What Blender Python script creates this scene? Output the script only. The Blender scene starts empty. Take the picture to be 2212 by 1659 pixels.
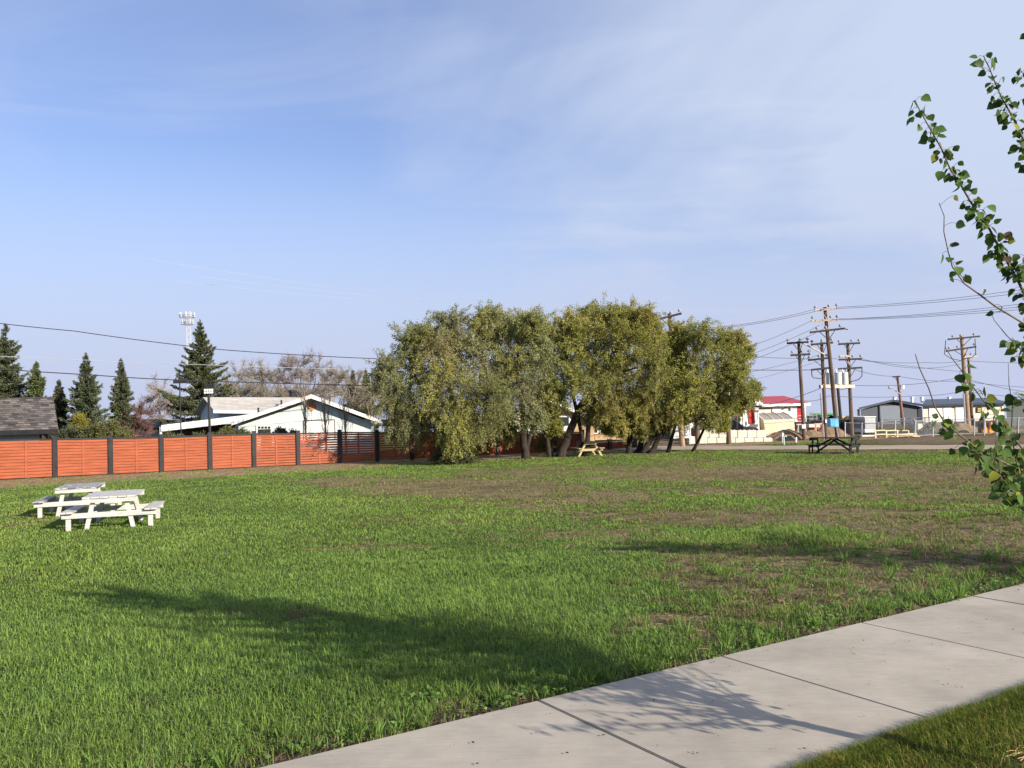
import bpy, math, random
import numpy as np
from mathutils import Vector, Matrix

random.seed(7)
RNG = np.random.RandomState(7)
S = bpy.context.scene
COL = S.collection
PI = math.pi

# ------------------------------------------------------------------ camera geometry
FPX, IW, IH = 1800.0, 2212.0, 1659.0
CAMZ = 2.1
FIELD = -0.5
_p, _r = math.radians(1.75), math.radians(1.65)
_fw = np.array([0, math.cos(_p), math.sin(_p)])
_rt = np.array([1.0, 0, 0])
_up = np.cross(_rt, _fw)
CR = _rt * math.cos(_r) - _up * math.sin(_r)
CU = _up * math.cos(_r) + _rt * math.sin(_r)

def ray(x, y):
    return _fw + CR * ((x - IW / 2) / FPX) - CU * ((y - IH / 2) / FPX)

def at(x, y, Y):
    """world point at depth Y seen at picture position x, y"""
    d = ray(x, y)
    q = d * (Y / d[1])
    return Vector((q[0], q[1], q[2] + CAMZ))

def proj(X, Y, Z):
    v = np.stack([X, Y, Z - CAMZ], -1)
    w = np.maximum(v @ _fw, 0.01)
    return IW / 2 + FPX * (v @ CR) / w, IH / 2 - FPX * (v @ CU) / w

# sidewalk edge line (far side) and frames
SWP = np.array([0.123, 6.083])
SWD = np.array([math.sin(math.radians(59.3)), math.cos(math.radians(59.3))])
SWN = np.array([-SWD[1], SWD[0]])          # towards the field
JD = np.array([math.sin(math.radians(146.0)), math.cos(math.radians(146.0))])   # joints, towards the viewer
SWW = 1.86

def field_z(x, y):
    s = (x - SWP[0]) * SWN[0] + (y - SWP[1]) * SWN[1]
    t = np.clip((s - 0.2) / 10.5, 0, 1)
    far = np.maximum(0, np.hypot(x, y) - 108)
    return -0.035 + (FIELD + 0.035) * t * t * (3 - 2 * t) - 0.0245 * far

def gp(px, py):
    """ground point under a picture position"""
    z = FIELD
    for _ in range(12):
        d = ray(px, py)
        t = (z - CAMZ) / d[2]
        q = d * t
        z = 0.5 * z + 0.5 * float(field_z(q[0], q[1]))
    return Vector((q[0], q[1], z))

def smooth(a, b, x):
    t = np.clip((x - a) / (b - a), 0, 1)
    return t * t * (3 - 2 * t)

def vnoise(x, y, sc, seed):
    x = np.asarray(x) / sc + 100.3; y = np.asarray(y) / sc + 200.7
    xi = np.floor(x).astype(np.int64); yi = np.floor(y).astype(np.int64)
    fx = x - xi; fy = y - yi
    fx = fx * fx * (3 - 2 * fx); fy = fy * fy * (3 - 2 * fy)
    def h(a, b):
        n = (a * 374761393 + b * 668265263 + seed * 982451653) & 0x7fffffff
        n = ((n ^ (n >> 13)) * 1274126177) & 0x7fffffff
        n = n ^ (n >> 16)
        return (n & 0xffff) / 65535.0
    return (h(xi, yi) * (1 - fx) + h(xi + 1, yi) * fx) * (1 - fy) + (h(xi, yi + 1) * (1 - fx) + h(xi + 1, yi + 1) * fx) * fy

def fbm(x, y, sc, seed):
    return 0.5 * vnoise(x, y, sc, seed) + 0.3 * vnoise(x, y, sc / 2.3, seed + 1) + 0.2 * vnoise(x, y, sc / 5.1, seed + 2)

# ------------------------------------------------------------------ materials
MATS = {}
def mat(name, col, rough=0.8, var=0.25, vscale=3.0, bump=0.0, bscale=30.0, stretch=(1, 1, 1), metal=0.0, spec=0.3, col2=None, attr=None, transl=0.0, split=None, coords='Object'):
    if name in MATS: return MATS[name]
    m = bpy.data.materials.new(name); m.use_nodes = True
    nt = m.node_tree; N = nt.nodes; L = nt.links
    b = N['Principled BSDF']
    b.inputs['Roughness'].default_value = rough
    b.inputs['Metallic'].default_value = metal
    b.inputs['Specular IOR Level'].default_value = spec
    tc = N.new('ShaderNodeTexCoord'); mp = N.new('ShaderNodeMapping')
    mp.inputs['Scale'].default_value = stretch
    L.new(tc.outputs[coords], mp.inputs['Vector'])
    nz = N.new('ShaderNodeTexNoise'); nz.inputs['Scale'].default_value = vscale; nz.inputs['Detail'].default_value = 6
    nz.inputs['Roughness'].default_value = 0.65
    L.new(mp.outputs[0], nz.inputs['Vector'])
    if attr:
        src = N.new('ShaderNodeAttribute'); src.attribute_name = attr; csock = src.outputs['Color']
        mul = N.new('ShaderNodeMix'); mul.data_type = 'RGBA'; mul.blend_type = 'MULTIPLY'; mul.inputs['Factor'].default_value = 1.0
        mr = N.new('ShaderNodeMapRange'); mr.inputs['From Min'].default_value = 0.3; mr.inputs['From Max'].default_value = 0.7
        mr.inputs['To Min'].default_value = 1 - var; mr.inputs['To Max'].default_value = 1 + var
        L.new(nz.outputs['Fac'], mr.inputs['Value'])
        L.new(csock, mul.inputs[6]); L.new(mr.outputs[0], mul.inputs[7])
        cs = mul.outputs[2]
    else:
        rp = N.new('ShaderNodeValToRGB')
        c2 = col2 if col2 else tuple(min(1, c * (1 + var)) for c in col)
        c1 = tuple(c * (1 - var) for c in col) if not col2 else col
        lo, hi = split if split else (0.32, 0.68)
        rp.color_ramp.elements[0].position = lo; rp.color_ramp.elements[1].position = hi
        rp.color_ramp.elements[0].color = (*c1, 1); rp.color_ramp.elements[1].color = (*c2, 1)
        L.new(nz.outputs['Fac'], rp.inputs['Fac'])
        cs = rp.outputs['Color']
    L.new(cs, b.inputs['Base Color'])
    if bump:
        n2 = N.new('ShaderNodeTexNoise'); n2.inputs['Scale'].default_value = bscale; n2.inputs['Detail'].default_value = 5
        L.new(mp.outputs[0], n2.inputs['Vector'])
        bp = N.new('ShaderNodeBump'); bp.inputs['Strength'].default_value = bump; bp.inputs['Distance'].default_value = 0.03
        L.new(n2.outputs['Fac'], bp.inputs['Height']); L.new(bp.outputs[0], b.inputs['Normal'])
    if transl:
        tr = N.new('ShaderNodeBsdfTranslucent'); L.new(cs, tr.inputs['Color'])
        mx = N.new('ShaderNodeMixShader'); mx.inputs['Fac'].default_value = transl
        out = N['Material Output']
        L.new(b.outputs[0], mx.inputs[1]); L.new(tr.outputs[0], mx.inputs[2]); L.new(mx.outputs[0], out.inputs['Surface'])
    MATS[name] = m
    return m

def siding(name, col, step=0.16, rough=0.6):
    m = mat(name, col, rough, 0.05, 1.2)
    nt = m.node_tree; N = nt.nodes; L = nt.links; b = N['Principled BSDF']
    tc = N.new('ShaderNodeTexCoord'); sx = N.new('ShaderNodeSeparateXYZ'); L.new(tc.outputs['Object'], sx.inputs[0])
    d = N.new('ShaderNodeMath'); d.operation = 'DIVIDE'; d.inputs[1].default_value = step; L.new(sx.outputs['Z'], d.inputs[0])
    f = N.new('ShaderNodeMath'); f.operation = 'FRACT'; L.new(d.outputs[0], f.inputs[0])
    inv = N.new('ShaderNodeMath'); inv.operation = 'SUBTRACT'; inv.inputs[0].default_value = 1.0; L.new(f.outputs[0], inv.inputs[1])
    bp = N.new('ShaderNodeBump'); bp.inputs['Strength'].default_value = 1.0; bp.inputs['Distance'].default_value = 0.03
    L.new(inv.outputs[0], bp.inputs['Height']); L.new(bp.outputs[0], b.inputs['Normal'])
    return m

def shingle(name, c1, c2, mortar, sx=0.33, sz=0.13):
    m = bpy.data.materials.new(name); m.use_nodes = True
    nt = m.node_tree; N = nt.nodes; L = nt.links; b = N['Principled BSDF']; b.inputs['Roughness'].default_value = 0.95
    b.inputs['Specular IOR Level'].default_value = 0.2
    tc = N.new('ShaderNodeTexCoord'); sp = N.new('ShaderNodeSeparateXYZ'); L.new(tc.outputs['Object'], sp.inputs[0])
    ad = N.new('ShaderNodeMath'); ad.operation = 'ADD'; L.new(sp.outputs['X'], ad.inputs[0]); L.new(sp.outputs['Y'], ad.inputs[1])
    cb = N.new('ShaderNodeCombineXYZ'); L.new(ad.outputs[0], cb.inputs['X']); L.new(sp.outputs['Z'], cb.inputs['Y'])
    br = N.new('ShaderNodeTexBrick'); br.inputs['Scale'].default_value = 1.0
    br.inputs['Brick Width'].default_value = sx; br.inputs['Row Height'].default_value = sz
    br.inputs['Mortar Size'].default_value = 0.012
    br.inputs['Color1'].default_value = (*c1, 1); br.inputs['Color2'].default_value = (*c2, 1); br.inputs['Mortar'].default_value = (*mortar, 1)
    br.inputs['Bias'].default_value = 0.0
    L.new(cb.outputs[0], br.inputs['Vector'])
    nz = N.new('ShaderNodeTexNoise'); nz.inputs['Scale'].default_value = 0.9; nz.inputs['Detail'].default_value = 6
    mr = N.new('ShaderNodeMapRange'); mr.inputs['To Min'].default_value = 0.65; mr.inputs['To Max'].default_value = 1.35
    L.new(nz.outputs['Fac'], mr.inputs['Value'])
    mul = N.new('ShaderNodeMix'); mul.data_type = 'RGBA'; mul.blend_type = 'MULTIPLY'; mul.inputs['Factor'].default_value = 1
    L.new(br.outputs['Color'], mul.inputs[6]); L.new(mr.outputs[0], mul.inputs[7]); L.new(mul.outputs[2], b.inputs['Base Color'])
    MATS[name] = m
    return m

M_white = mat('white_paint', (0.80, 0.79, 0.75), 0.55, 0.07, 4, 0.15, 40)
M_whitewood = mat('white_painted_wood', (0.45, 0.44, 0.425), 0.65, 0.22, 3.5, 0.5, 14, (1, 9, 9))
M_peel = mat('peeling_painted_wood', (0.10, 0.125, 0.135), 0.75, 0.3, 5, 0.5, 14, (1, 6, 6), col2=(0.52, 0.50, 0.48), split=(0.46, 0.56))
M_orange = mat('orange_stained_cedar', (0.315, 0.084, 0.037), 0.65, 0.26, 1.1, 0.4, 16, (1, 1, 9))
M_black = mat('black_post_paint', (0.024, 0.024, 0.027), 0.5, 0.3, 3, 0.2, 20)
M_darkwood = mat('dark_stained_wood', (0.018, 0.020, 0.020), 0.6, 0.4, 4, 0.3, 20, (1, 8, 8))
M_yellowwood = mat('raw_pine_wood', (0.37, 0.31, 0.17), 0.7, 0.2, 4, 0.3, 20, (1, 8, 8))
M_pole = mat('weathered_pole_wood', (0.125, 0.08, 0.058), 0.85, 0.35, 2.5, 0.5, 25, (6, 6, 0.5))
M_polelight = mat('pale_pole_wood', (0.30, 0.20, 0.13), 0.85, 0.35, 2.5, 0.5, 25, (6, 6, 0.5))
M_armdark = mat('creosote_crossarm', (0.03, 0.026, 0.025), 0.8, 0.3, 5)
M_armlight = mat('grey_crossarm', (0.42, 0.36, 0.30), 0.8, 0.2, 5)
M_ins = mat('porcelain_insulator', (0.30, 0.30, 0.34), 0.25, 0.1, 5, spec=0.6)
M_steel = mat('galvanised_steel', (0.42, 0.43, 0.45), 0.45, 0.15, 8, metal=0.5)
M_tank = mat('transformer_grey', (0.50, 0.55, 0.53), 0.45, 0.08, 3)
M_wire = mat('wire_dark', (0.035, 0.035, 0.04), 0.6, 0.1, 3)
M_wirepale = mat('wire_bare_aluminium', (0.75, 0.75, 0.76), 0.3, 0.1, 3, metal=0.6)
M_conc = mat('concrete_block', (0.58, 0.54, 0.46), 0.9, 0.13, 2.5, 0.3, 20)
M_tan = mat('tan_fabric', (0.46, 0.385, 0.28), 0.75, 0.1, 1.5, 0.2, 6)
M_shadefab = mat('shadow_grey_fabric', (0.20, 0.19, 0.19), 0.75, 0.1, 1.5, 0.2, 6)
M_redroof = mat('red_metal_roof', (0.36, 0.030, 0.040), 0.45, 0.12, 1.5)
M_red = mat('red_paint', (0.50, 0.025, 0.03), 0.5, 0.12, 3)
M_rust = mat('rusty_red_metal', (0.28, 0.06, 0.04), 0.7, 0.35, 4)
M_blue = mat('light_blue_paint', (0.14, 0.42, 0.66), 0.5, 0.15, 3)
M_green = mat('green_machine_paint', (0.06, 0.27, 0.09), 0.5, 0.15, 2)
M_yel = mat('yellow_machine_paint', (0.60, 0.36, 0.06), 0.5, 0.15, 2)
M_org = mat('safety_orange_paint', (0.72, 0.30, 0.05), 0.5, 0.12, 3)
M_dark = mat('dark_box_paint', (0.018, 0.019, 0.023), 0.5, 0.3, 1.5)
M_glass = mat('dark_window_glass', (0.03, 0.04, 0.045), 0.08, 0.2, 2, spec=0.6)
M_greywall = mat('dark_grey_metal_cladding', (0.075, 0.085, 0.105), 0.6, 0.08, 1.0)
M_greydoor = mat('grey_overhead_door', (0.16, 0.185, 0.22), 0.6, 0.06, 1.0)
M_darktrim = mat('charcoal_trim', (0.02, 0.023, 0.03), 0.5, 0.2, 2)
M_bluroof = mat('dark_blue_metal_roof', (0.035, 0.05, 0.075), 0.45, 0.2, 1.0)
M_cream = mat('cream_stucco', (0.62, 0.55, 0.47), 0.85, 0.06, 1.2, 0.2, 8)
M_tanwall = mat('tan_stucco_wall', (0.45, 0.31, 0.18), 0.85, 0.12, 1.2, 0.2, 8)
M_greystucco = mat('grey_stucco', (0.30, 0.29, 0.28), 0.85, 0.08, 1.5, 0.2, 8)
M_browntrim = mat('brown_fascia', (0.10, 0.06, 0.05), 0.6, 0.2, 3)
M_soil = mat('heaped_soil', (0.062, 0.046, 0.035), 0.95, 0.45, 5, 0.8, 9)
M_trunk = mat('rough_bark', (0.034, 0.027, 0.021), 0.95, 0.5, 3, 0.9, 14, (4, 4, 0.8))
M_twig = mat('twig_bark', (0.17, 0.13, 0.095), 0.9, 0.3, 4)
M_baretwig = mat('bare_twig_grey', (0.21, 0.17, 0.14), 0.9, 0.25, 0.6)
M_redtwig = mat('bare_twig_reddish', (0.13, 0.075, 0.065), 0.9, 0.25, 0.6)
M_sapbark = mat('smooth_sapling_bark', (0.12, 0.095, 0.07), 0.7, 0.3, 8, 0.3, 40)
M_leaf = mat('leaf', (1, 1, 1), 0.8, 0.12, 0.8, attr='col', transl=0.30, spec=0.08)
M_needle = mat('needles', (1, 1, 1), 0.7, 0.15, 0.7, attr='col', transl=0.12, spec=0.2)
M_sapleaf = mat('glossy_poplar_leaf', (1, 1, 1), 0.5, 0.10, 30, attr='col', transl=0.32, spec=0.14)
M_blade = mat('grass_blade', (1, 1, 1), 0.7, 0.2, 0.35, attr='col', transl=0.35, spec=0.12)
M_side_white = siding('white_lap_siding', (0.55, 0.61, 0.595))
M_side_blue = siding('pale_blue_lap_siding', (0.42, 0.50, 0.54))
M_roofgrey = shingle('grey_brown_shingle', (0.055, 0.05, 0.05), (0.19, 0.165, 0.145), (0.035, 0.03, 0.035), 0.45, 0.13)
M_roofpale = shingle('pale_worn_shingle', (0.46, 0.42, 0.38), (0.56, 0.52, 0.47), (0.36, 0.33, 0.30), 0.5, 0.12)
M_roofdark = shingle('dark_shingle', (0.06, 0.06, 0.065), (0.09, 0.09, 0.095), (0.035, 0.035, 0.04))
M_screen = mat('galvanised_mesh', (0.4, 0.4, 0.42), 0.5, 0.1, 3, metal=0.4)
M_brass = mat('warm_lamp_lens', (0.75, 0.74, 0.70), 0.3, 0.05, 5)

# ------------------------------------------------------------------ mesh builder
ORG = {}
def link(o, parent=None):
    COL.objects.link(o)
    if parent is not None: o.parent = parent
    return o

def thing(name, label, cat, loc=(0, 0, 0), group=None):
    o = bpy.data.objects.new(name, None); o.empty_display_size = 0.3
    o.location = loc; o['label'] = label; o['category'] = cat
    if group: o['group'] = group
    link(o); ORG[o.name] = Vector(loc)
    return o

def tag(o, label=None, cat=None, group=None, kind=None):
    if label: o['label'] = label
    if cat: o['category'] = cat
    if group: o['group'] = group
    if kind: o['kind'] = kind
    return o

class MB:
    def __init__(self): self.v = []; self.f = []
    def add(self, vs, fs):
        n = len(self.v); self.v += [tuple(p) for p in vs]; self.f += [tuple(i + n for i in f) for f in fs]; return self
    def box(self, x0, x1, y0, y1, z0, z1):
        return self.add([(x0, y0, z0), (x1, y0, z0), (x1, y1, z0), (x0, y1, z0), (x0, y0, z1), (x1, y0, z1), (x1, y1, z1), (x0, y1, z1)],
                        [(0, 3, 2, 1), (4, 5, 6, 7), (0, 1, 5, 4), (1, 2, 6, 5), (2, 3, 7, 6), (3, 0, 4, 7)])
    def obox(self, a, b, w, h, up=(0, 0, 1)):
        """board from a to b, w across, h along 'up'"""
        a = Vector(a); b = Vector(b); d = (b - a).normalized(); up = Vector(up)
        s = d.cross(up)
        if s.length < 1e-4: s = d.cross(Vector((0, 1, 0)))
        s.normalize(); u = s.cross(d).normalized()
        vs = []
        for p in (a, b):
            for i, j in ((-1, -1), (1, -1), (1, 1), (-1, 1)): vs.append(p + s * (w / 2 * i) + u * (h / 2 * j))
        return self.add(vs, [(0, 1, 2, 3), (7, 6, 5, 4), (0, 4, 5, 1), (1, 5, 6, 2), (2, 6, 7, 3), (3, 7, 4, 0)])
    def prism(self, poly, y0, y1):
        """polygon of (x, z) extruded along y"""
        n = len(poly)
        vs = [(x, y0, z) for x, z in poly] + [(x, y1, z) for x, z in poly]
        fs = [tuple(range(n)), tuple(range(2 * n - 1, n - 1, -1))] + [(i, i + n, (i + 1) % n + n, (i + 1) % n) for i in range(n)]
        return self.add(vs, fs)
    def slab(self, quad, t):
        """four corners given thickness t downwards along the normal"""
        q = [Vector(p) for p in quad]; nrm = (q[1] - q[0]).cross(q[3] - q[0]).normalized()
        if nrm.z < 0: nrm = -nrm
        vs = q + [p - nrm * t for p in q]
        return self.add(vs, [(0, 1, 2, 3), (7, 6, 5, 4), (0, 4, 5, 1), (1, 5, 6, 2), (2, 6, 7, 3), (3, 7, 4, 0)])
    def tube(self, pts, rad, n=6, cap=True):
        pts = [Vector(p) for p in pts]
        if not isinstance(rad, (list, tuple)): rad = [rad] * len(pts)
        base = len(self.v); pu = None
        for i, p in enumerate(pts):
            d = (pts[min(i + 1, len(pts) - 1)] - pts[max(i - 1, 0)])
            d = d.normalized() if d.length > 1e-9 else Vector((0, 0, 1))
            if pu is None:
                pu = d.cross(Vector((0.31, 0.87, 0.11)))
                if pu.length < 1e-3: pu = d.cross(Vector((1, 0, 0)))
            u = (pu - d * pu.dot(d)).normalized(); w = d.cross(u); pu = u
            for k in range(n):
                a = 2 * PI * k / n
                q = p + (u * math.cos(a) + w * math.sin(a)) * rad[i]
                self.v.append((q.x, q.y, q.z))
        for i in range(len(pts) - 1):
            for k in range(n):
                a = base + i * n + k; b = base + i * n + (k + 1) % n
                self.f.append((a, b, b + n, a + n))
        if cap:
            self.f.append(tuple(base + k for k in range(n))[::-1])
            self.f.append(tuple(base + (len(pts) - 1) * n + k for k in range(n)))
        return self
    def build(self, name, m, parent=None, smooth=False, bevel=0.0):
        off = Vector((0, 0, 0)); q = parent
        while q is not None:
            off += ORG.get(q.name, Vector((0, 0, 0))) if q.type == 'EMPTY' else Vector(q.location); q = q.parent
        me = bpy.data.meshes.new(name)
        me.from_pydata([(x - off.x, y - off.y, z - off.z) for x, y, z in self.v], [], self.f)
        me.materials.append(m); me.update()
        if smooth:
            me.polygons.foreach_set('use_smooth', [True] * len(me.polygons))
        o = bpy.data.objects.new(name, me); link(o, parent)
        if bevel:
            md = o.modifiers.new('bevel', 'BEVEL'); md.width = bevel; md.segments = 1; md.limit_method = 'ANGLE'
        return o

def np_mesh(name, V, quads=None, tris=None, col=None, m=None, parent=None, smooth=False):
    V = np.asarray(V, dtype=np.float32)
    q = parent; off = np.zeros(3)
    while q is not None:
        off += np.array(ORG.get(q.name, (0, 0, 0)) if q.type == 'EMPTY' else q.location); q = q.parent
    V = V - off.astype(np.float32)
    nq = 0 if quads is None else len(quads); ntr = 0 if tris is None else len(tris)
    li = []
    if nq: li.append(np.asarray(quads).reshape(-1))
    if ntr: li.append(np.asarray(tris).reshape(-1))
    li = np.concatenate(li).astype(np.int32)
    starts = np.concatenate([np.arange(nq) * 4, nq * 4 + np.arange(ntr) * 3]).astype(np.int32)
    me = bpy.data.meshes.new(name)
    me.vertices.add(len(V)); me.vertices.foreach_set('co', V.reshape(-1))
    me.loops.add(len(li)); me.loops.foreach_set('vertex_index', li)
    me.polygons.add(nq + ntr); me.polygons.foreach_set('loop_start', starts)
    if smooth: me.polygons.foreach_set('use_smooth', np.ones(nq + ntr, dtype=bool))
    if col is not None:
        a = me.color_attributes.new('col', 'FLOAT_COLOR', 'POINT')
        c4 = np.ones((len(V), 4), dtype=np.float32); c4[:, :3] = col
        a.data.foreach_set('color', c4.reshape(-1))
    if m: me.materials.append(m)
    me.update(calc_edges=True); me.validate()
    o = bpy.data.objects.new(name, me); link(o, parent)
    return o

def copy_tree(root, loc, rz, label, group=None):
    r = root.copy(); COL.objects.link(r); r.location = loc; r.rotation_euler = (0, 0, rz); r['label'] = label
    if group: r['group'] = group
    for ch in list(root.children):
        c = ch.copy(); COL.objects.link(c); c.parent = r
        for g in list(ch.children):
            d = g.copy(); COL.objects.link(d); d.parent = c
    return r

def unit(a):
    return a / np.maximum(np.linalg.norm(a, axis=-1, keepdims=True), 1e-9)

def leaf_cards(P, D, L, W, rng):
    D = unit(D); R = rng.normal(size=P.shape); Sd = unit(np.cross(D, R))
    L = L[:, None]; W = W[:, None]
    V = np.stack([P, P + D * L * 0.45 + Sd * W * 0.5, P + D * L, P + D * L * 0.45 - Sd * W * 0.5], 1).reshape(-1, 3)
    Q = np.arange(len(P) * 4).reshape(-1, 4)
    return V, Q

# ------------------------------------------------------------------ ground
def ell(px, py, cx, cy, rx, ry):
    return np.exp(-(((px - cx) / rx) ** 2 + ((py - cy) / ry) ** 2) ** 1.5)

FA = np.array(gp(0, 1037))[:2]; FB = np.array(gp(1358, 970))[:2]
FDIR = (FB - FA) / np.linalg.norm(FB - FA); FNRM = np.array([-FDIR[1], FDIR[0]])     # away from the viewer
ROADA = np.array(gp(1340, 968))[:2]; ROADB = np.array(gp(2400, 966))[:2]
RDIR = (ROADB - ROADA) / np.linalg.norm(ROADB - ROADA); RNRM = np.array([-RDIR[1], RDIR[0]])

def masks(x, y):
    """dry grass and bare soil, as they lie on the field"""
    z = field_z(x, y)
    px, py = proj(x, y, z)
    n1 = fbm(x, y, 3.0, 11); n2 = fbm(x, y, 0.9, 31); n3 = fbm(x, y, 7.0, 51)
    dry = np.zeros_like(x); soil = np.zeros_like(x)
    for cx, cy, rx, ry, a in ((1000, 1052, 260, 22, .95), (1250, 1075, 200, 22, .75), (1150, 1022, 190, 12, .55), (1420, 1030, 260, 14, .6), (1750, 1022, 420, 18, .95), (2120, 1030, 300, 22, .8),
                              (1500, 1120, 240, 20, .85), (1800, 1115, 250, 22, .8), (2100, 1150, 260, 34, .9), (1280, 1110, 160, 20, .45),
                              (1650, 1215, 220, 40, .7), (1550, 1260, 150, 30, .75), (2050, 1210, 260, 50, 1.0), (1850, 1255, 320, 60, .75), (1700, 1310, 260, 50, .6),
                              (1500, 1350, 160, 40, .45), (2000, 1010, 330, 8, .55), (1500, 1000, 200, 8, .3), (760, 1040, 140, 12, .55), (1300, 1160, 260, 30, .35), (1800, 1060, 420, 16, .55), (2050, 1075, 250, 20, .6), (1250, 1012, 200, 6, .5), (900, 1130, 160, 14, .25), (560, 1330, 120, 14, .3), (800, 1180, 140, 12, .3)):
        dry = np.maximum(dry, a * ell(px, py, cx, cy, rx, ry))
    dry = np.clip(dry * (0.45 + 1.2 * n1 + .75 * n2) + 0.50 * smooth(0.54, 0.78, n3 * 0.5 + n2 * 0.5), 0, 1)
    for cx, cy, rx, ry, a in ((2080, 1215, 240, 45, .9), (1560, 1250, 120, 22, .7), (1750, 1030, 300, 9, .55), (1050, 1055, 190, 10, .5), (1750, 1310, 160, 40, .5), (2050, 1150, 220, 20, .5), (1520, 1122, 200, 10, .4)):
        soil = np.maximum(soil, a * ell(px, py, cx, cy, rx, ry))
    n4 = fbm(x, y, 0.35, 71)
    soil = np.clip(soil * ((n2 * .5 + n4 * .5) * 4.2 - 1.55), 0, 1)
    dry = smooth(0.0, 0.62, dry * 1.2 + (n4 - .5) * 2.1 * (dry > .02) - .27)
    # worn track along the fence
    sf = (x - FA[0]) * FNRM[0] + (y - FA[1]) * FNRM[1]
    tf = (x - FA[0]) * FDIR[0] + (y - FA[1]) * FDIR[1]
    w = 5.2 + 0.9 * (n1 - .5) - 3.4 * smooth(13, 30, tf)
    trk = smooth(-w - 1.1, -w + 0.4, sf + (n2 - 0.5) * 1.6) * smooth(0.3, 0, sf - 0.5)
    trk = trk * (0.55 + 0.75 * n2)
    path = np.clip(trk, 0, 1)
    # ground beyond the fence, the yard beyond the road
    sr = (x - ROADA[0]) * RNRM[0] + (y - ROADA[1]) * RNRM[1]
    yard = np.zeros_like(x)
    for cx, cy, rx, ry, a in ((2050, 950, 215, 10, 1.0), (1740, 938, 95, 7, 1.0), (2200, 950, 200, 14, 1.0), (1430, 955, 75, 12, 1.0), (1810, 979, 75, 5.5, 1.0), (2050, 974, 260, 3.5, .8), (1640, 974, 120, 2, .5), (2120, 998, 120, 3, .4)):
        yard = np.maximum(yard, a * ell(px, py, cx, cy, rx, ry))
    yard = np.clip(yard * (0.55 + n2 * 1.0), 0, 1)
    for tx, ty in ((1000, 996), (1133, 990), (1215, 984), (1365, 978), (1400, 978), (1300, 982), (1060, 990)):
        yard = np.maximum(yard, 0.75 * ell(px, py, tx, ty, 60, 7) * (0.4 + n2))
    # bare strip at the sidewalk's edge
    s = (x - SWP[0]) * SWN[0] + (y - SWP[1]) * SWN[1]
    edge = smooth(0.62, 0.05, s + (n2 - 0.5) * 0.9 + (n4 - .5) * .5) * (s > -0.2) * 0.98
    return dry, soil, path, yard, edge, n1, n2, n3, s, sf, tf, sr

def lin(*c): return np.array(c, dtype=np.float64)
C_GRASSBASE = lin(0.070, 0.082, 0.026)
C_DRY = lin(0.225, 0.172, 0.100)
C_SOIL = lin(0.060, 0.042, 0.032)
C_PATH = lin(0.30, 0.205, 0.125)
C_YARD = lin(0.17, 0.125, 0.085)

def steps(a, b, n): return list(np.linspace(a, b, n))
gx = np.array([-1500, -700, -350, -200, -130, -90, -70] + steps(-55, 55, 331) + [70, 90, 130, 200, 350, 700, 1500], dtype=np.float64)
gy = np.array([-400, -150, -60, -25, -12, -6, -3] + steps(0, 18, 91)[0:] + steps(18.3, 70, 173) + [75, 82, 95, 120, 160, 220, 320, 500, 900, 1600], dtype=np.float64)
GX, GY = np.meshgrid(gx, gy)
x = GX.reshape(-1); y = GY.reshape(-1)
dry, soil, path, yard, edge, n1, n2, n3, s, sf, tf, sr = masks(x, y)
gz = field_z(x, y) + (n2 - 0.5) * 0.05 * (s > 0.3) * (np.abs(x) < 60) * (y < 70)
gz = np.where((s < 0.05) & (s > -SWW - 0.05), -0.06, gz)
gz = np.where((s <= -SWW - 0.05) & (s > -40), -0.008, gz)
c = np.repeat(C_GRASSBASE[None], len(x), 0) * (0.7 + 0.7 * n1[:, None])
def mixc(c, k, t): t = np.clip(t, 0, 1)[:, None]; return c * (1 - t) + k * t
far = smooth(66, 90, np.hypot(x, y))
c = mixc(c, C_DRY, dry * 0.8)
c = mixc(c, C_SOIL, soil); c = mixc(c, C_YARD, yard); c = mixc(c, C_PATH, path); c = mixc(c, C_SOIL, edge); c = mixc(c, lin(.15, .125, .09), far)
c = np.where((s < -SWW)[:, None] & (s > -SWW - 8)[:, None], lin(.05, .06, .018)[None], c)
nx, ny = len(gx), len(gy)
ii = (np.arange(ny - 1)[:, None] * nx + np.arange(nx - 1)[None]).reshape(-1)
M_ground = mat('field_ground', (1, 1, 1), 0.95, 0.55, 5.0, 1.0, 22, attr='col', spec=0.05)
for n_ in M_ground.node_tree.nodes:
    if n_.type == 'BUMP': n_.inputs['Distance'].default_value = 0.07
g = np_mesh('ground', np.stack([x, y, gz], 1), np.stack([ii, ii + 1, ii + nx + 1, ii + nx], 1), None, c, M_ground, smooth=True)
tag(g, kind='structure')

# road across the far side of the field
M_road = mat('gravel_road', (0.33, 0.26, 0.20), 0.95, 0.22, 1.2, 0.3, 25, (0.25, 2.5, 1))
mb = MB(); pts = []
ra0, ra1, ra2, ra3 = gp(1300, 973), gp(2500, 971.5), gp(2500, 961), gp(1300, 965)
N_ = 40
for i in range(N_):
    t = i / (N_ - 1)
    a = ra0.lerp(ra1, t); b = ra3.lerp(ra2, t)
    for k in range(5):
        q = a.lerp(b, k / 4); jit = 0.25 * math.sin(i * 1.7 + k) * (k in (0, 4))
        pts.append((q.x, q.y + jit, q.z + 0.035 + 0.05 * math.sin(k / 4 * PI)))
mb.add(pts, [(i * 5 + k, (i + 1) * 5 + k, (i + 1) * 5 + k + 1, i * 5 + k + 1) for i in range(N_ - 1) for k in range(4)])
tag(mb.build('road', M_road, smooth=True), kind='structure')

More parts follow.
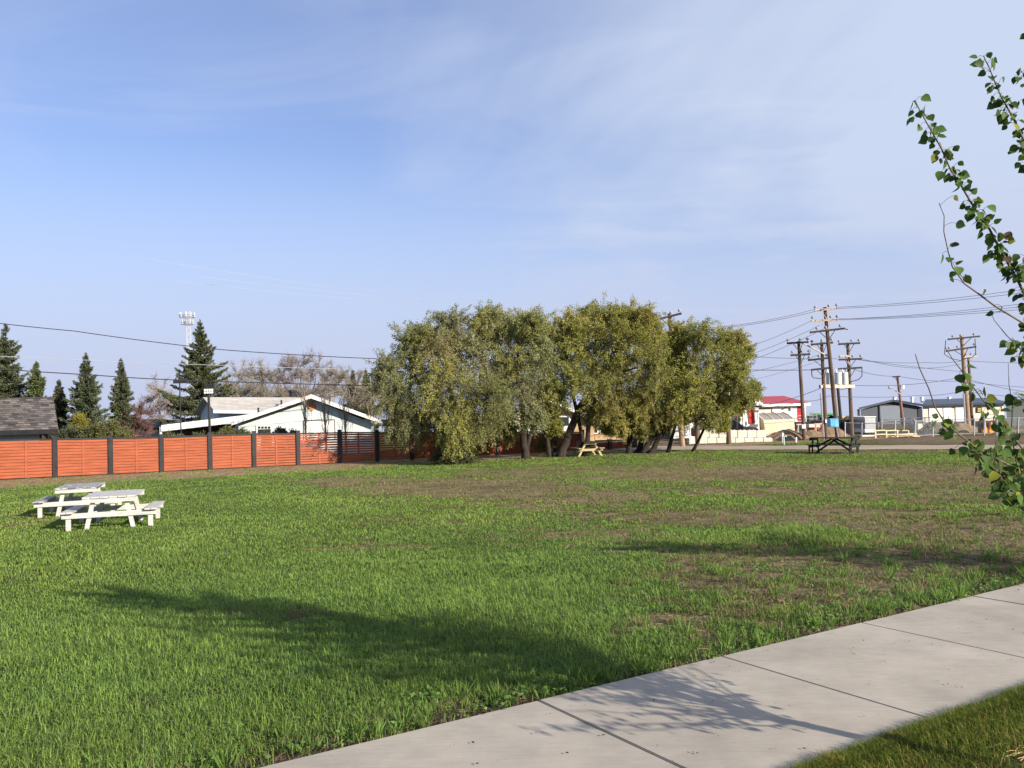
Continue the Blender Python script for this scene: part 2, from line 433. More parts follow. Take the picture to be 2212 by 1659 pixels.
# sidewalk: cast panels with tooled joints
M_walk = mat('broomed_concrete', (0.385, 0.345, 0.29), 0.85, 0.07, 1.6, 0.06, 90, (1, 1, 1), spec=0.2)
def add_broom(m):
    nt = m.node_tree; N = nt.nodes; L = nt.links; b = N['Principled BSDF']
    tc = N.new('ShaderNodeTexCoord'); mp = N.new('ShaderNodeMapping'); mp.inputs['Rotation'].default_value = (0, 0, math.radians(56)); mp.inputs['Scale'].default_value = (3, 110, 1)
    nz = N.new('ShaderNodeTexNoise'); nz.inputs['Scale'].default_value = 1.0; nz.inputs['Detail'].default_value = 4
    L.new(tc.outputs['Object'], mp.inputs[0]); L.new(mp.outputs[0], nz.inputs['Vector'])
    sp = N.new('ShaderNodeTexNoise'); sp.inputs['Scale'].default_value = 0.7; sp.inputs['Detail'].default_value = 8; sp.inputs['Roughness'].default_value = 0.7
    L.new(tc.outputs['Object'], sp.inputs['Vector'])
    old = b.inputs['Base Color'].links[0].from_socket
    mr = N.new('ShaderNodeMapRange'); mr.inputs['To Min'].default_value = 0.78; mr.inputs['To Max'].default_value = 1.22; L.new(nz.outputs['Fac'], mr.inputs['Value'])
    mr2 = N.new('ShaderNodeMapRange'); mr2.inputs['From Min'].default_value = 0.3; mr2.inputs['From Max'].default_value = 0.7; mr2.inputs['To Min'].default_value = 0.72; mr2.inputs['To Max'].default_value = 1.16; L.new(sp.outputs['Fac'], mr2.inputs['Value'])
    m0 = N.new('ShaderNodeMath'); m0.operation = 'MULTIPLY'; L.new(mr.outputs[0], m0.inputs[0]); L.new(mr2.outputs[0], m0.inputs[1])
    mx = N.new('ShaderNodeMix'); mx.data_type = 'RGBA'; mx.blend_type = 'MULTIPLY'; mx.inputs['Factor'].default_value = 1
    L.new(old, mx.inputs[6]); L.new(m0.outputs[0], mx.inputs[7]); L.new(mx.outputs[2], b.inputs['Base Color'])
add_broom(M_walk)
import bmesh
bm = bmesh.new()
PLEN = 1.805; GAP = 0.007
wlen = SWW / abs(JD @ SWN)
for i in range(-5, 16):
    if i == -2: continue
    a = SWP + SWD * ((i - (i == -1)) * PLEN + GAP); b = SWP + SWD * ((i + 1) * PLEN - GAP)
    dz = random.uniform(-0.003, 0.003)
    q = [a, b, b + JD * wlen, a + JD * wlen]
    vs = [bm.verts.new((p[0], p[1], 0.0 + dz)) for p in q] + [bm.verts.new((p[0], p[1], -0.14)) for p in q]
    for f in ((0, 1, 2, 3), (7, 6, 5, 4), (0, 4, 5, 1), (1, 5, 6, 2), (2, 6, 7, 3), (3, 7, 4, 0)): bm.faces.new([vs[k] for k in f])
bmesh.ops.recalc_face_normals(bm, faces=bm.faces)
bmesh.ops.bevel(bm, geom=[e for e in bm.edges if all(v.co.z > -0.05 for v in e.verts)], offset=0.006, segments=2, affect='EDGES')
me = bpy.data.meshes.new('sidewalk'); bm.to_mesh(me); bm.free(); me.materials.append(M_walk)
tag(link(bpy.data.objects.new('sidewalk', me)), kind='structure')

# ------------------------------------------------------------------ grass
def blades(name, P, H, W, C, lean, m, rng, kind_label=None):
    n = len(P)
    az = rng.uniform(0, 2 * PI, n); sd = np.stack([np.cos(az), np.sin(az), np.zeros(n)], 1)
    bd = np.stack([-np.sin(az), np.cos(az), np.zeros(n)], 1) * lean[:, None]
    Hc = H[:, None]; Wc = W[:, None]
    base = P - np.array([0, 0, 0.01])
    up = np.array([0, 0, 1.0])
    mid = P + up * Hc * 0.55 + bd * Hc * 0.28
    tip = P + up * Hc * np.maximum(.25, 1 - 0.35 * lean[:, None]) + bd * Hc * 0.95
    V = np.stack([base - sd * Wc * .5, base + sd * Wc * .5, mid + sd * Wc * .42, mid - sd * Wc * .42, tip], 1).reshape(-1, 3)
    k = np.arange(n)[:, None] * 5
    Q = k + np.array([[0, 1, 2, 3]]); T = k + np.array([[3, 2, 4]])
    return np_mesh(name, V, Q, T, np.repeat(C, 5, 0), m)

def grass_field(N0, rng):
    th = rng.uniform(-0.84, 0.76, N0)
    a_, r0, r1 = 0.35, 3.2, 62.0
    r = (r0 ** a_ + rng.uniform(0, 1, N0) * (r1 ** a_ - r0 ** a_)) ** (1 / a_)
    x = np.sin(th) * r; y = np.cos(th) * r
    cl = vnoise(x, y, 0.12, 77)                 # tufting
    dry, soil, path, yard, edge, n1, n2, n3, s, sf, tf, sr = masks(x, y)
    keep = (s > 0.03) & (sf < -0.25) & (y < 62)
    dens = (1 - 0.42 * dry) * (1 - 0.93 * soil) * (1 - 0.97 * path) * (1 - 0.9 * yard) * (1 - 0.88 * edge)
    dens *= 0.40 + 0.8 * cl
    tf_ = smooth(.42, .66, vnoise(x, y, 0.20, 411) * .6 + vnoise(x, y, .5, 413) * .4)
    dens *= 1 - np.clip(dry * 1.3, 0, 1) * (1 - np.clip(.16 + 1.5 * tf_, 0, 1.5))
    keep &= rng.uniform(0, 1, N0) < dens
    rd = np.abs(sr + 0.0)
    keep &= ~((x > ROADA[0] - 1.5) & (sr > -1.2) & (sr < 3.2))
    strip = (sr > 3.2) & (x > ROADA[0])
    px, py = proj(x, y, field_z(x, y))
    keep &= ~(strip & ((px > 1840) | (py < 946)))
    i = np.where(keep)[0]
    x, y, r, dry, n1, n2, n3, s, cl, edge = x[i], y[i], r[i], dry[i], n1[i], n2[i], n3[i], s[i], cl[i], edge[i]
    px, py = px[i], py[i]
    lush = np.clip(ell(px, py, 1050, 1380, 520, 130) * 0.8 + ell(px, py, 200, 1500, 500, 250) * 0.35 + ell(px, py, 1740, 1165, 70, 22) * 2.2 + ell(px, py, 2000, 1285, 35, 25) * 1.6, 0, 2.2)
    h1 = vnoise(x, y, 0.55, 301); h2 = vnoise(x, y, 0.22, 303); h3 = vnoise(x, y, 1.6, 305)
    hgt = (0.030 + 0.060 * lush * (.5 + h3) + 0.045 * h1 * h3 + .035 * h2 * h1 + .012 * np.clip(r / 30, 0, 1)) * (1 - 0.5 * dry) * (1 - .45 * smooth(14, 38, r)) * rng.uniform(0.45, 1.4, len(x))
    tf_ = tf_[i]; hgt *= np.where(rng.uniform(0, 1, len(x)) < 0.025, 1.7, 1) * (1 + 1.3 * dry * tf_)
    wid = 0.0029 + 0.00075 * np.clip(r - 3.5, 0, 60)
    lean = rng.uniform(0.15, 1.6, len(x))
    G1, G2, G3, G4 = lin(0.162, 0.268, 0.056), lin(0.270, 0.350, 0.072), lin(0.37, 0.28, 0.16), lin(0.110, 0.180, 0.055)
    t = np.clip(-0.25 + 0.95 * n3 + .5 * h3 + .3 * (h1 - .5) + rng.normal(0, 0.22, len(x)), 0, 1)[:, None]
    C = G1 * (1 - t) + G2 * t
    k = (rng.uniform(0, 1, len(x)) < 0.12 + .3 * h2)[:, None]; C = np.where(k, G4, C)
    C = C * (1 - .6 * dry[:, None]) + lin(.17, .165, .065) * .6 * dry[:, None]
    dd = (rng.uniform(0, 1, len(x)) < (0.010 + 0.05 * (1 - h3) * (1 - h1) + 0.58 * dry + 0.3 * edge))[:, None]
    C = np.where(dd, G3 * rng.uniform(0.45, 0.95, (len(x), 1)), C)
    lean = np.where(dd[:, 0], lean * 1.3, lean); hgt = np.where(dd[:, 0], hgt * .75, hgt)
    C = C * rng.uniform(0.80, 1.2, (len(x), 1))
    P = np.stack([x, y, field_z(x, y)], 1)
    o = blades('grass', P, hgt, wid, C, lean, M_blade, rng)
    tag(o, 'patchy green meadow grass with worn and dry spots', 'grass', kind='stuff')

grass_field(1950000, np.random.RandomState(3))

def lawn(rng):
    N0 = 230000
    u = rng.uniform(-1.5, 7.0, N0); v = SWW - .02 + np.where(rng.uniform(0, 1, N0) < .18, rng.uniform(0, .12, N0), rng.uniform(0, 3.0, N0))
    P2 = SWP + SWD * u[:, None] - SWN * v[:, None]
    x, y = P2[:, 0], P2[:, 1]
    ang = np.abs(np.arctan2(x, y))
    n2 = fbm(x, y, 0.35, 91); n1 = fbm(x, y, 1.2, 95)
    px, py = proj(x, y, np.zeros_like(x))
    mul = np.exp(-(((px - 2225) / 70) ** 2 + ((py - 1655) / 40) ** 2) ** 2)
    keep = (ang < 0.75) & (y > 2.6) & (rng.uniform(0, 1, N0) > mul * 0.93)
    x, y, n1, n2, v = x[keep], y[keep], n1[keep], n2[keep], v[keep]
    n = len(x)
    H = rng.uniform(0.045, 0.095, n) * (0.7 + 0.6 * n2); W = np.full(n, 0.0035)
    G1, G2, G3 = lin(0.085, 0.140, 0.022), lin(0.165, 0.200, 0.030), lin(0.36, 0.27, 0.08)
    t = np.clip(n1 + rng.normal(0, .2, n), 0, 1)[:, None]
    C = G1 * (1 - t) + G2 * t
    C = np.where((rng.uniform(0, 1, n) < 0.10 + 0.25 * smooth(.5, .75, n2))[:, None], G3, C) * rng.uniform(.7, 1.25, (n, 1))
    P = np.stack([x, y, np.full(n, -0.01)], 1)
    o = blades('lawn_grass', P, H, W, C, rng.uniform(.3, 1.1, n), M_blade, rng)
    tag(o, 'short fine lawn grass on the near side of the sidewalk', 'grass', kind='stuff')
lawn(np.random.RandomState(5))

def weeds(rng):
    """broad-leaved weeds and coarse tufts along the sidewalk's edge"""
    Vs, Qs, Cs = [], [], []; base = 0
    P_, D_, L_, W_, C_ = [], [], [], [], []
    spots = []
    for k in range(900):
        u = rng.uniform(-3.2, 9.5); v = abs(rng.normal(0, 0.30)) + 0.04
        if rng.uniform() < 0.35: v = rng.uniform(0.05, 3.0); u = rng.uniform(1.5, 10)
        spots.append((u, v, rng.uniform(0.5, 1.15)))
    for k in range(1500):
        spots.append((rng.uniform(1.0, 17), rng.uniform(0.1, 1.0) ** 1.2 * 11, rng.uniform(0.5, 1.0)))
    nfirst = 900
    for si, (u, v, sc) in enumerate(spots):
        p = SWP + SWD * u + SWN * v
        z = float(field_z(p[0], p[1]))
        kind = rng.uniform() if si < nfirst else (.5, .7, .95, .95, .95)[rng.randint(5)]
        if si >= nfirst:
            m_ = masks(np.array([p[0]]), np.array([p[1]]))
            if m_[0][0] < .25: continue
        if kind < 0.62:
            nl = rng.randint(7, 20); col = lin(0.095, 0.175, 0.040) * rng.uniform(.8, 1.35)
            for j in range(nl):
                a = rng.uniform(0, 2 * PI); rr = rng.uniform(0.01, 0.10) * sc
                P_.append((p[0] + math.cos(a) * rr, p[1] + math.sin(a) * rr, z + rng.uniform(0.015, 0.06) * sc))
                D_.append((math.cos(a), math.sin(a), rng.uniform(-.1, .5))); L_.append(rng.uniform(.02, .05) * sc); W_.append(rng.uniform(.016, .034) * sc); C_.append(col * rng.uniform(.8, 1.25))
        elif kind < 0.86:
            nl = rng.randint(14, 34); col = lin(0.13, 0.215, 0.045) * rng.uniform(.75, 1.2)
            for j in range(nl):
                a = rng.uniform(0, 2 * PI); rr = rng.uniform(0, 0.03)
                P_.append((p[0] + math.cos(a) * rr, p[1] + math.sin(a) * rr, z - 0.005))
                D_.append((math.cos(a) * rng.uniform(.2, .9), math.sin(a) * rng.uniform(.2, .9), 1.0)); L_.append(rng.uniform(.08, .22) * sc); W_.append(rng.uniform(.005, .011)); C_.append(col * rng.uniform(.8, 1.25))
        else:
            nl = rng.randint(8, 22)
            for j in range(nl):
                a = rng.uniform(0, 2 * PI); rr = rng.uniform(0, 0.12)
                P_.append((p[0] + math.cos(a) * rr, p[1] + math.sin(a) * rr, z + rng.uniform(0.005, .03)))
                D_.append((math.cos(a + 1), math.sin(a + 1), rng.uniform(-.05, .35))); L_.append(rng.uniform(.05, .16)); W_.append(.003); C_.append(lin(.36, .27, .15) * rng.uniform(.7, 1.2))
    V, Q = leaf_cards(np.array(P_), np.array(D_), np.array(L_), np.array(W_), rng)
    o = np_mesh('weeds', V, Q, None, np.repeat(np.array(C_), 4, 0), M_blade)
    tag(o, 'clover and coarse weeds along the sidewalk edge', 'weeds', kind='stuff')
weeds(np.random.RandomState(8))

def litter(rng):
    n = 170
    u = rng.uniform(-1.2, 7, n); v = rng.uniform(.05, SWW, n)
    p = SWP + SWD * u[:, None] - SWN * v[:, None]
    P = np.stack([p[:, 0], p[:, 1], np.full(n, 0.006)], 1)
    a = rng.uniform(0, 2 * PI, n); D = np.stack([np.cos(a), np.sin(a), np.full(n, .03)], 1)
    L = rng.uniform(.010, .032, n); W = L * rng.uniform(.35, .6, n)
    Dn = unit(D); Sd = np.stack([-np.sin(a), np.cos(a), rng.uniform(-.3, .3, n)], 1)
    V = np.stack([P, P + Dn * L[:, None] * .5 + Sd * W[:, None] * .5, P + Dn * L[:, None], P + Dn * L[:, None] * .5 - Sd * W[:, None] * .5], 1)
    V2 = V + np.array([0, 0, 0.004]); V2[:, 1] += (0, 0, .003)
    C = np.where((rng.uniform(0, 1, n) < .75)[:, None], lin(.07, .045, .03), lin(.5, .36, .14))
    o = np_mesh('litter', V2.reshape(-1, 3), np.arange(n * 4).reshape(-1, 4), None, np.repeat(C, 4, 0), M_blade)
    tag(o, 'small dry bud scales and seeds scattered on the sidewalk', 'litter', kind='stuff')
    # straw at the lower right corner of the lawn
    mb = MB(); c0 = gp(2205, 1645)
    for k in range(26):
        a = rng.normal(0.35, .45); q = Vector((c0.x + rng.normal(0, .16), c0.y + rng.normal(0, .08), -.02 + rng.uniform(0, .03)))
        l = rng.uniform(.05, .22); d = Vector((math.cos(a), math.sin(a), rng.uniform(-.05, .2)))
        mb.tube([q, q + d * l * .5 + Vector((0, 0, .008)), q + d * l], .0022, 4)
    tag(mb.build('straw', mat('dry_straw', (.50, .36, .17), .8, .2, 10)), 'dry straw lying on mulch beside the lawn', 'straw', kind='stuff')
litter(np.random.RandomState(9))

# ------------------------------------------------------------------ more mesh helpers
def sweep(mb, poly, vec):
    poly = [Vector(p) for p in poly]; vec = Vector(vec); n = len(poly)
    vs = poly + [p + vec for p in poly]
    return mb.add(vs, [tuple(range(n)), tuple(range(2 * n - 1, n - 1, -1))] + [(i, i + n, (i + 1) % n + n, (i + 1) % n) for i in range(n)])

def pbox(mb, x0, y0, x1, y1, Y, depth):
    """upright box whose front face fills the picture rectangle x0..x1, y0..y1 at depth Y"""
    a = at(x0, (y0 + y1) / 2, Y); b = at(x1, (y0 + y1) / 2, Y); cx = (x0 + x1) / 2
    zt = at(cx, y0, Y).z; zb = at(cx, y1, Y).z
    return mb.box(a.x, b.x, Y, Y + depth, zb, zt)

def part(name, m, parent, boxes=None, fn=None, **k):
    mb = MB()
    if boxes:
        for b in boxes: pbox(mb, *b)
    if fn: fn(mb)
    return mb.build(name, m, parent, **k)

def back(px, D, z=0.0):
    """ground-plan vector of depth D running straight away along the sight line at picture column px"""
    return Vector(((px - IW / 2) / FPX * D, D, z))

def gable(mb, poly, y0, vec):
    return sweep(mb, [(x, y0, z) for x, z in poly], vec)

def gable_roof(mb, le, ap, re, y0, vec, t):
    a, b, c = Vector((le[0], y0, le[1])), Vector((ap[0], y0, ap[1])), Vector((re[0], y0, re[1])); vec = Vector(vec)
    mb.slab([a, b, b + vec, a + vec], t); mb.slab([b, c, c + vec, b + vec], t)
    return mb

# ------------------------------------------------------------------ orange fence
FX = [-300, -150, -8, 120, 240, 350, 455, 550, 645, 735, 815, 890, 953, 1016, 1076, 1138, 1199, 1259, 1317, 1372]
TOPS = [(-300, 957), (0, 952), (120, 949), (240, 947), (350, 945), (455, 941), (550, 938), (645, 937), (735, 935), (890, 934), (1080, 933), (1259, 934)]
def fpt(px):
    q = gp(px, 1037 - px / 1358 * 67)
    t = float((np.array([q.x, q.y]) - FA) @ FDIR)
    p = FA + FDIR * t
    return Vector((p[0], p[1], FIELD))
fence = thing('wooden_fence', 'long orange horizontal board fence with black posts bordering the grass field', 'fence', fpt(550))
fp = [fpt(p) for p in FX]
fd = Vector((FDIR[0], FDIR[1], 0)); fn_ = Vector((FNRM[0], FNRM[1], 0))
def fheight(px):
    top = np.interp(px, [t[0] for t in TOPS], [t[1] for t in TOPS])
    bot = 1037 - px / 1358 * 67
    q = fpt(px)
    return (bot - top) / (FPX / q.y)
fh = [fheight(p) for p in FX]
rr = random.Random(4)
for i, p in enumerate(fp):
    low = FX[i] > 1262
    h = 0.62 if low else fh[i] + 0.13
    mb = MB(); w = 0.098
    u, v = fd * w, fn_ * w
    sweep(mb, [p - u - v, p + u - v, p + u + v, p - u + v], (0, 0, h))
    u2, v2 = fd * (w + .018), fn_ * (w + .018); q = p + Vector((0, 0, h + 0.002))
    sweep(mb, [q - u2 - v2, q + u2 - v2, q + u2 + v2, q - u2 + v2], (0, 0, 0.03))
    mb.build('post', M_black, fence)
    if i == len(fp) - 1: break
    q = fp[i + 1]; low = FX[i] > 1250
    a = p + fd * 0.104; b = q - fd * 0.104
    h0 = 0.50 if low else fh[i]; h1 = 0.50 if low else fh[i + 1]
    mb = MB(); n = 4 if low else 12
    gap = 0.028
    for k in range(n):
        gg = gap
        if 8 <= i <= 9 and k > 3: gg = 0.034
        elif i in (7, 10) and k > 7: gg = 0.02
        s0 = 0.05 + (h0 - 0.07) * k / n; s1 = 0.05 + (h0 - 0.07) * (k + 1) / n - gg
        e0 = 0.05 + (h1 - 0.07) * k / n; e1 = 0.05 + (h1 - 0.07) * (k + 1) / n - gg
        off = fn_ * rr.uniform(-.003, .003)
        A = [a + Vector((0, 0, s0)) + off, b + Vector((0, 0, e0)) + off, b + Vector((0, 0, e1)) + off, a + Vector((0, 0, s1)) + off]
        sweep(mb, A, fn_ * 0.028)
    if not (7 <= i <= 10):
        z_ = Vector((0, 0, .06)); A = [a + z_ + fn_ * .042, b + z_ + fn_ * .042, b + fn_ * .042 + Vector((0, 0, h1 - .05)), a + fn_ * .042 + Vector((0, 0, h0 - .05))]
        sweep(mb, A, fn_ * .012)  # added backing sheet, blocks light so the board gaps stay dark
    mb.build('board_panel', M_orange, fence)
    for c, hh, s0, s1 in ((a.lerp(b, .5), (h0 + h1) / 2, -.045, .045), (a, h0, 0, .035), (b, h1, -.035, 0)):
        mb = MB(); z_ = Vector((0, 0, .04)); u0, u1 = fd * s0, fd * s1
        sweep(mb, [c + u0 - fn_ * 0.022 + z_, c + u1 - fn_ * 0.022 + z_, c + u1 - fn_ * 0.005 + z_, c + u0 - fn_ * 0.005 + z_], (0, 0, hh - 0.08))
        mb.build('batten', M_orange, fence)
    mb = MB()
    mb.obox(a + Vector((0, 0, h0)) + fn_ * .01, b + Vector((0, 0, h1)) + fn_ * .01, 0.10, 0.075)
    mb.build('top_rail', M_conc if low else M_black, fence)

# ------------------------------------------------------------------ picnic tables
def picnic_table(name, label, L, W, H, m, topm, seatm, outer=True, brace=False, tw=0.74, n=5, group='picnic tables on the grass'):
    """local: planks run along y, benches at either side in x"""
    t = thing(name, label, 'picnic table', (0, 0, 0), group)
    mb = MB()
    w = tw / n; r = random.Random(len(label))
    for k in range(n):
        x0 = -tw / 2 + k * w
        mb.box(x0 + .006, x0 + w - .006, -L / 2 + r.uniform(-.012, .012), L / 2 + r.uniform(-.012, .012), H - 0.042 + r.uniform(-.003, .003), H)
    mb.build('tabletop', topm, t, bevel=.004)
    for s in (-1, 1):
        fr = MB(); fr.box(-tw / 2 + .01, tw / 2 - .01, s * (L / 2 - (.05 if outer else .22)) - .02, s * (L / 2 - (.05 if outer else .22)) + .02, H - 0.045 - 0.10, H - 0.044)
        fr.build('apron', m, t)
    sx = W / 2 - 0.14; sh = H * 0.58
    for s in (-1, 1):
        mb = MB()
        for k in (-1, 1):
            mb.box(s * sx + k * .073 - .068, s * sx + k * .073 + .068, -L / 2 - .01, L / 2 + r.uniform(-.01, .01), sh - .04, sh)
        mb.build('bench_seat', seatm, t, bevel=.004)
    for e in (-1, 1):
        y = e * (L / 2 - (0.12 if outer else 0.26))
        mb = MB(); mb.box(-W / 2 + .02, W / 2 - .02, y - .02, y + .02, sh - .042 - .12, sh - .041)
        mb.build('cross_beam', m, t)
        for s in (-1, 1):
            mb = MB(); spread = tw * .30 + .17 if outer else W / 2 - .06
            mb.obox((s * tw * .30, y + e * -.042, H - .05), (s * spread, y + e * -.042, -0.03), 0.04, 0.10, up=(1, 0, 0))
            mb.build('leg', m, t)
            if outer:
                mb = MB(); mb.box(s * (W / 2 - .16) - .055, s * (W / 2 - .16) + .055, y + .022, y + .062, -.03, sh - .043)
                mb.build('leg', m, t)
        if brace:
            mb = MB(); mb.obox((0, y - e * .08, sh - .15), (0, e * .12, H - .08), .04, .09); mb.build('brace', m, t)
            mb = MB(); mb.obox((0, y - e * .06, .02), (0, -e * .08, H - .1), .04, .085); mb.build('brace', m, t)
    return t

def place(o, p, rz):
    o.location = p; o.rotation_euler = (0, 0, rz); ORG[o.name] = Vector(p)

a = gp(141, 1149); b = gp(331, 1137); d = (b - a); d.z = 0; ang = math.atan2(d.y, d.x); wd = d.length + .20
ux = Vector((math.cos(ang), math.sin(ang), 0)); uy = Vector((-math.sin(ang), math.cos(ang), 0))
LT = 1.75
t1 = picnic_table('picnic_table', 'clean white painted picnic table in front of the weathered one', LT, wd, 0.80, M_whitewood, M_whitewood, M_whitewood, tw=1.18, n=6)
place(t1, (a + b) / 2 + uy * (LT / 2 - .12) + Vector((0, 0, .0)), ang)
a2 = gp(79, 1120)
t2 = picnic_table('picnic_table', 'white picnic table with peeling weathered top planks behind the clean white one', LT, wd, 0.80, M_whitewood, M_peel, M_peel, tw=1.05, n=6)
place(t2, a2 + ux * (wd / 2 - .1) + uy * (LT / 2 - .12), ang + .03)
p = gp(1284, 986)
t3 = picnic_table('picnic_table', 'raw yellow pine picnic table under the leaning willow', 1.8, 1.42, 0.78, M_yellowwood, M_darkwood, M_yellowwood, outer=False)
place(t3, p + Vector((-.32, .75, 0)), math.radians(12))
p = gp(1803, 979)
t4 = picnic_table('picnic_table', 'dark stained picnic table on a bare patch near the gravel road', 2.2, 1.5, 0.78, M_darkwood, M_darkwood, M_darkwood, brace=True, tw=.95)
place(t4, Vector((p.x, p.y, FIELD)), math.radians(49))

# ------------------------------------------------------------------ buildings, left
# shingled garage
gz0 = FIELD
gar = thing('garage', 'low garage with grey brown shingle roof and black fascia behind the orange fence', 'garage', (at(20, 930, 50).x, 50, FIELD))
A, B, C_, D = at(-160, 859, 53.2), at(114.5, 857, 53.2), at(125.5, 927, 49.6), at(-160, 935, 49.6)
D = Vector((D.x, D.y, C_.z)); A = Vector((A.x, A.y, B.z))
gv = back(112, 7.0)
mb = MB(); mb.slab([A, B, C_, D], 0.14)
mb.slab([A + Vector((0, .004, 0)), B + Vector((0, .004, 0)), C_ + gv, D + gv], 0.14)
mb.build('roof', M_roofgrey, gar)
mb = MB(); mb.box(D.x, C_.x, 49.5, 49.59, C_.z - .27, C_.z + .01); mb.build('fascia', M_black, gar)
xr = at(86, 940, 50).x; gw = back(84, 6.2); zt_ = C_.z - .18
mb = MB(); sweep(mb, [(A.x + .4, 50, FIELD), (xr, 50, FIELD), (xr, 50, zt_), (A.x + .4, 50, zt_)], gw); mb.build('wall', M_greystucco, gar)
mb = MB(); mb.box(xr + .003, xr + .12, 49.95, 50.05, FIELD, zt_ - .01); mb.build('corner_trim', M_black, gar)

# dark roofed house far behind
hb = thing('house', 'low dark roofed house half hidden behind the carport', 'house', (at(330, 920, 78).x, 78, FIELD))
mb = MB(); A, B = at(285, 905, 82), at(415, 907, 82); C_, D = at(420, 922, 78), at(280, 924, 78)
mb.slab([A, B, C_, D], .2); mb.build('roof', M_roofdark, hb)
mb = MB(); mb.box(D.x + .4, C_.x - .4, 78.4, 84, FIELD, D.z - .15); mb.build('wall', M_greystucco, hb)
mb = MB(); pbox(mb, 385, 907, 397, 911, 79.6, .5); mb.build('skylight', M_white, hb)

# white house: front gable
wh = thing('house', 'white lap sided bungalow with a broad gable and long white carport fascia', 'house', (at(600, 950, 56).x, 56, FIELD))
YG = 56.0
def xz(px, py, Y=YG): q = at(px, py, Y); return (q.x, q.z)
apx, apz = xz(671, 860); lx, lz = xz(515, 915); rx, rz_ = xz(806, 913)
HV = back(640, 9.5)
mb = MB(); gable(mb, [(lx, FIELD), (rx, FIELD), (rx, rz_ - .05), (apx, apz - .05), (lx, lz - .05)], YG, HV); mb.build('wall', M_side_white, wh)
E1 = [xz(500, 911, YG - .7), xz(672, 852, YG - .7), xz(822, 907, YG - .7)]
def v3(q, y): return Vector((q[0], y, q[1]))
mb = MB(); gable_roof(mb, E1[0], E1[1], E1[2], YG - .62, back(636, 10.6), .16)
rf = mb.build('roof', M_roofdark, wh)
mb = MB(); f1 = [xz(500, 919, YG - .7), xz(672, 860.5, YG - .7), xz(822, 914.5, YG - .7)]
mb.prism([E1[0], E1[1], f1[1], f1[0]], YG - .7, YG - .625); mb.prism([E1[1], E1[2], f1[2], f1[1]], YG - .7, YG - .625)
mb.build('fascia', M_white, wh)
# carport
K = [xz(348.5, 918.5, YG - .6), xz(517, 898, YG - .6), xz(560, 891.5, YG - .6)]; Kb = [xz(348.5, 932, YG - .6), xz(499, 914.6, YG - .6)]
mb = MB(); mb.prism([K[0], K[1], K[2], Kb[1], Kb[0]], YG - .6, YG - .53); mb.build('carport_fascia', M_white, wh)
mb = MB(); mb.slab([v3((K[0][0], K[0][1] - .02), YG - .52), v3((K[1][0], K[1][1] - .02), YG - .52), v3((K[1][0], K[1][1] - .02), YG - .52) + back(470, 6), v3((K[0][0], K[0][1] - .02), YG - .52) + back(470, 6)], .12)
mb.slab([v3((K[1][0] + .005, K[1][1] - .02), YG - .52), v3((K[2][0], K[2][1] - .02), YG - .52), v3((K[2][0], K[2][1] - .02), YG - .52) + back(470, 6), v3((K[1][0] + .005, K[1][1] - .02), YG - .52) + back(470, 6)], .12)
mb.build('carport_roof', M_roofdark, wh)
mb = MB(); q = xz(347, 930, YG - .5); mb.box(q[0] - .06, q[0] + .05, YG - .5, YG - .38, FIELD, K[0][1] - .1); mb.build('downspout', M_white, wh)
mb = MB(); cbv = back(470, 5.2); mb.box(K[0][0] + .3 + cbv.x, lx - .1 + cbv.x, YG + 5.0, YG + 5.2, FIELD, K[0][1] - .1); mb.build('carport_back_wall', M_browntrim, wh)
# front window, diamond, garage door outline
w = MB(); pbox(w, 553.5, 918, 588, 945, YG - .06, .05); win = w.build('window', M_white, wh)
w = MB(); pbox(w, 557, 927, 585, 944, YG - .075, .012)
for k in range(4): pbox(w, 557 + k * 7.2, 921, 562.6 + k * 7.2, 926, YG - .075, .012)
w.build('pane', M_glass, win)
q = [at(673.5, 866.5, YG - .05), at(684.5, 877.5, YG - .05), at(673.5, 889, YG - .05), at(662, 877.5, YG - .05)]
mb = MB(); sweep(mb, q, (0, .045, 0)); mb.build('gable_diamond', mat('cedar_diamond', (.55, .23, .07), .6, .3, 6), wh)
mb = MB(); pbox(mb, 660, 912, 722, 950, YG - .03, .025); dd_ = mb.build('garage_door', M_white, wh)
mb = MB()
for b in ((656, 906.5, 723.5, 908.2), (722.5, 908.5, 724, 950), (655, 908.5, 656.5, 950)): pbox(mb, *b, YG - .035, .034)
mb.build('frame', M_browntrim, dd_)
mb = MB(); pbox(mb, 668, 924, 679, 944, YG - .045, .012); pbox(mb, 692, 924, 704, 944, YG - .045, .012); mb.build('door_panel', mat('door_panel_pale', (.62, .68, .62), .6), dd_)
# roof vents
def vent(px, y0, y1, Y, r):
    mb = MB(); q = at(px, y1 + 1, Y); mb.tube([q, at(px, y0, Y)], r, 8); q2 = at(px, y0, Y); mb.tube([q2, q2 + Vector((0, 0, .04))], r * 1.15, 8)
    mb.box(q.x - r * 2.6, q.x + r * 2.6, Y - .25, Y + .2, q.z - .03, q.z + .03); return mb.build('roof_vent', M_darktrim, wh)
vent(558, 882, 892, YG - .2, .06)
mb = MB(); q = at(632, 857, 60); mb.tube([q, at(632, 847, 60)], .22, 10); mb.tube([at(632, 846.8, 60), at(632, 843, 60)], .3, 10); mb.build('chimney', M_darktrim, wh)
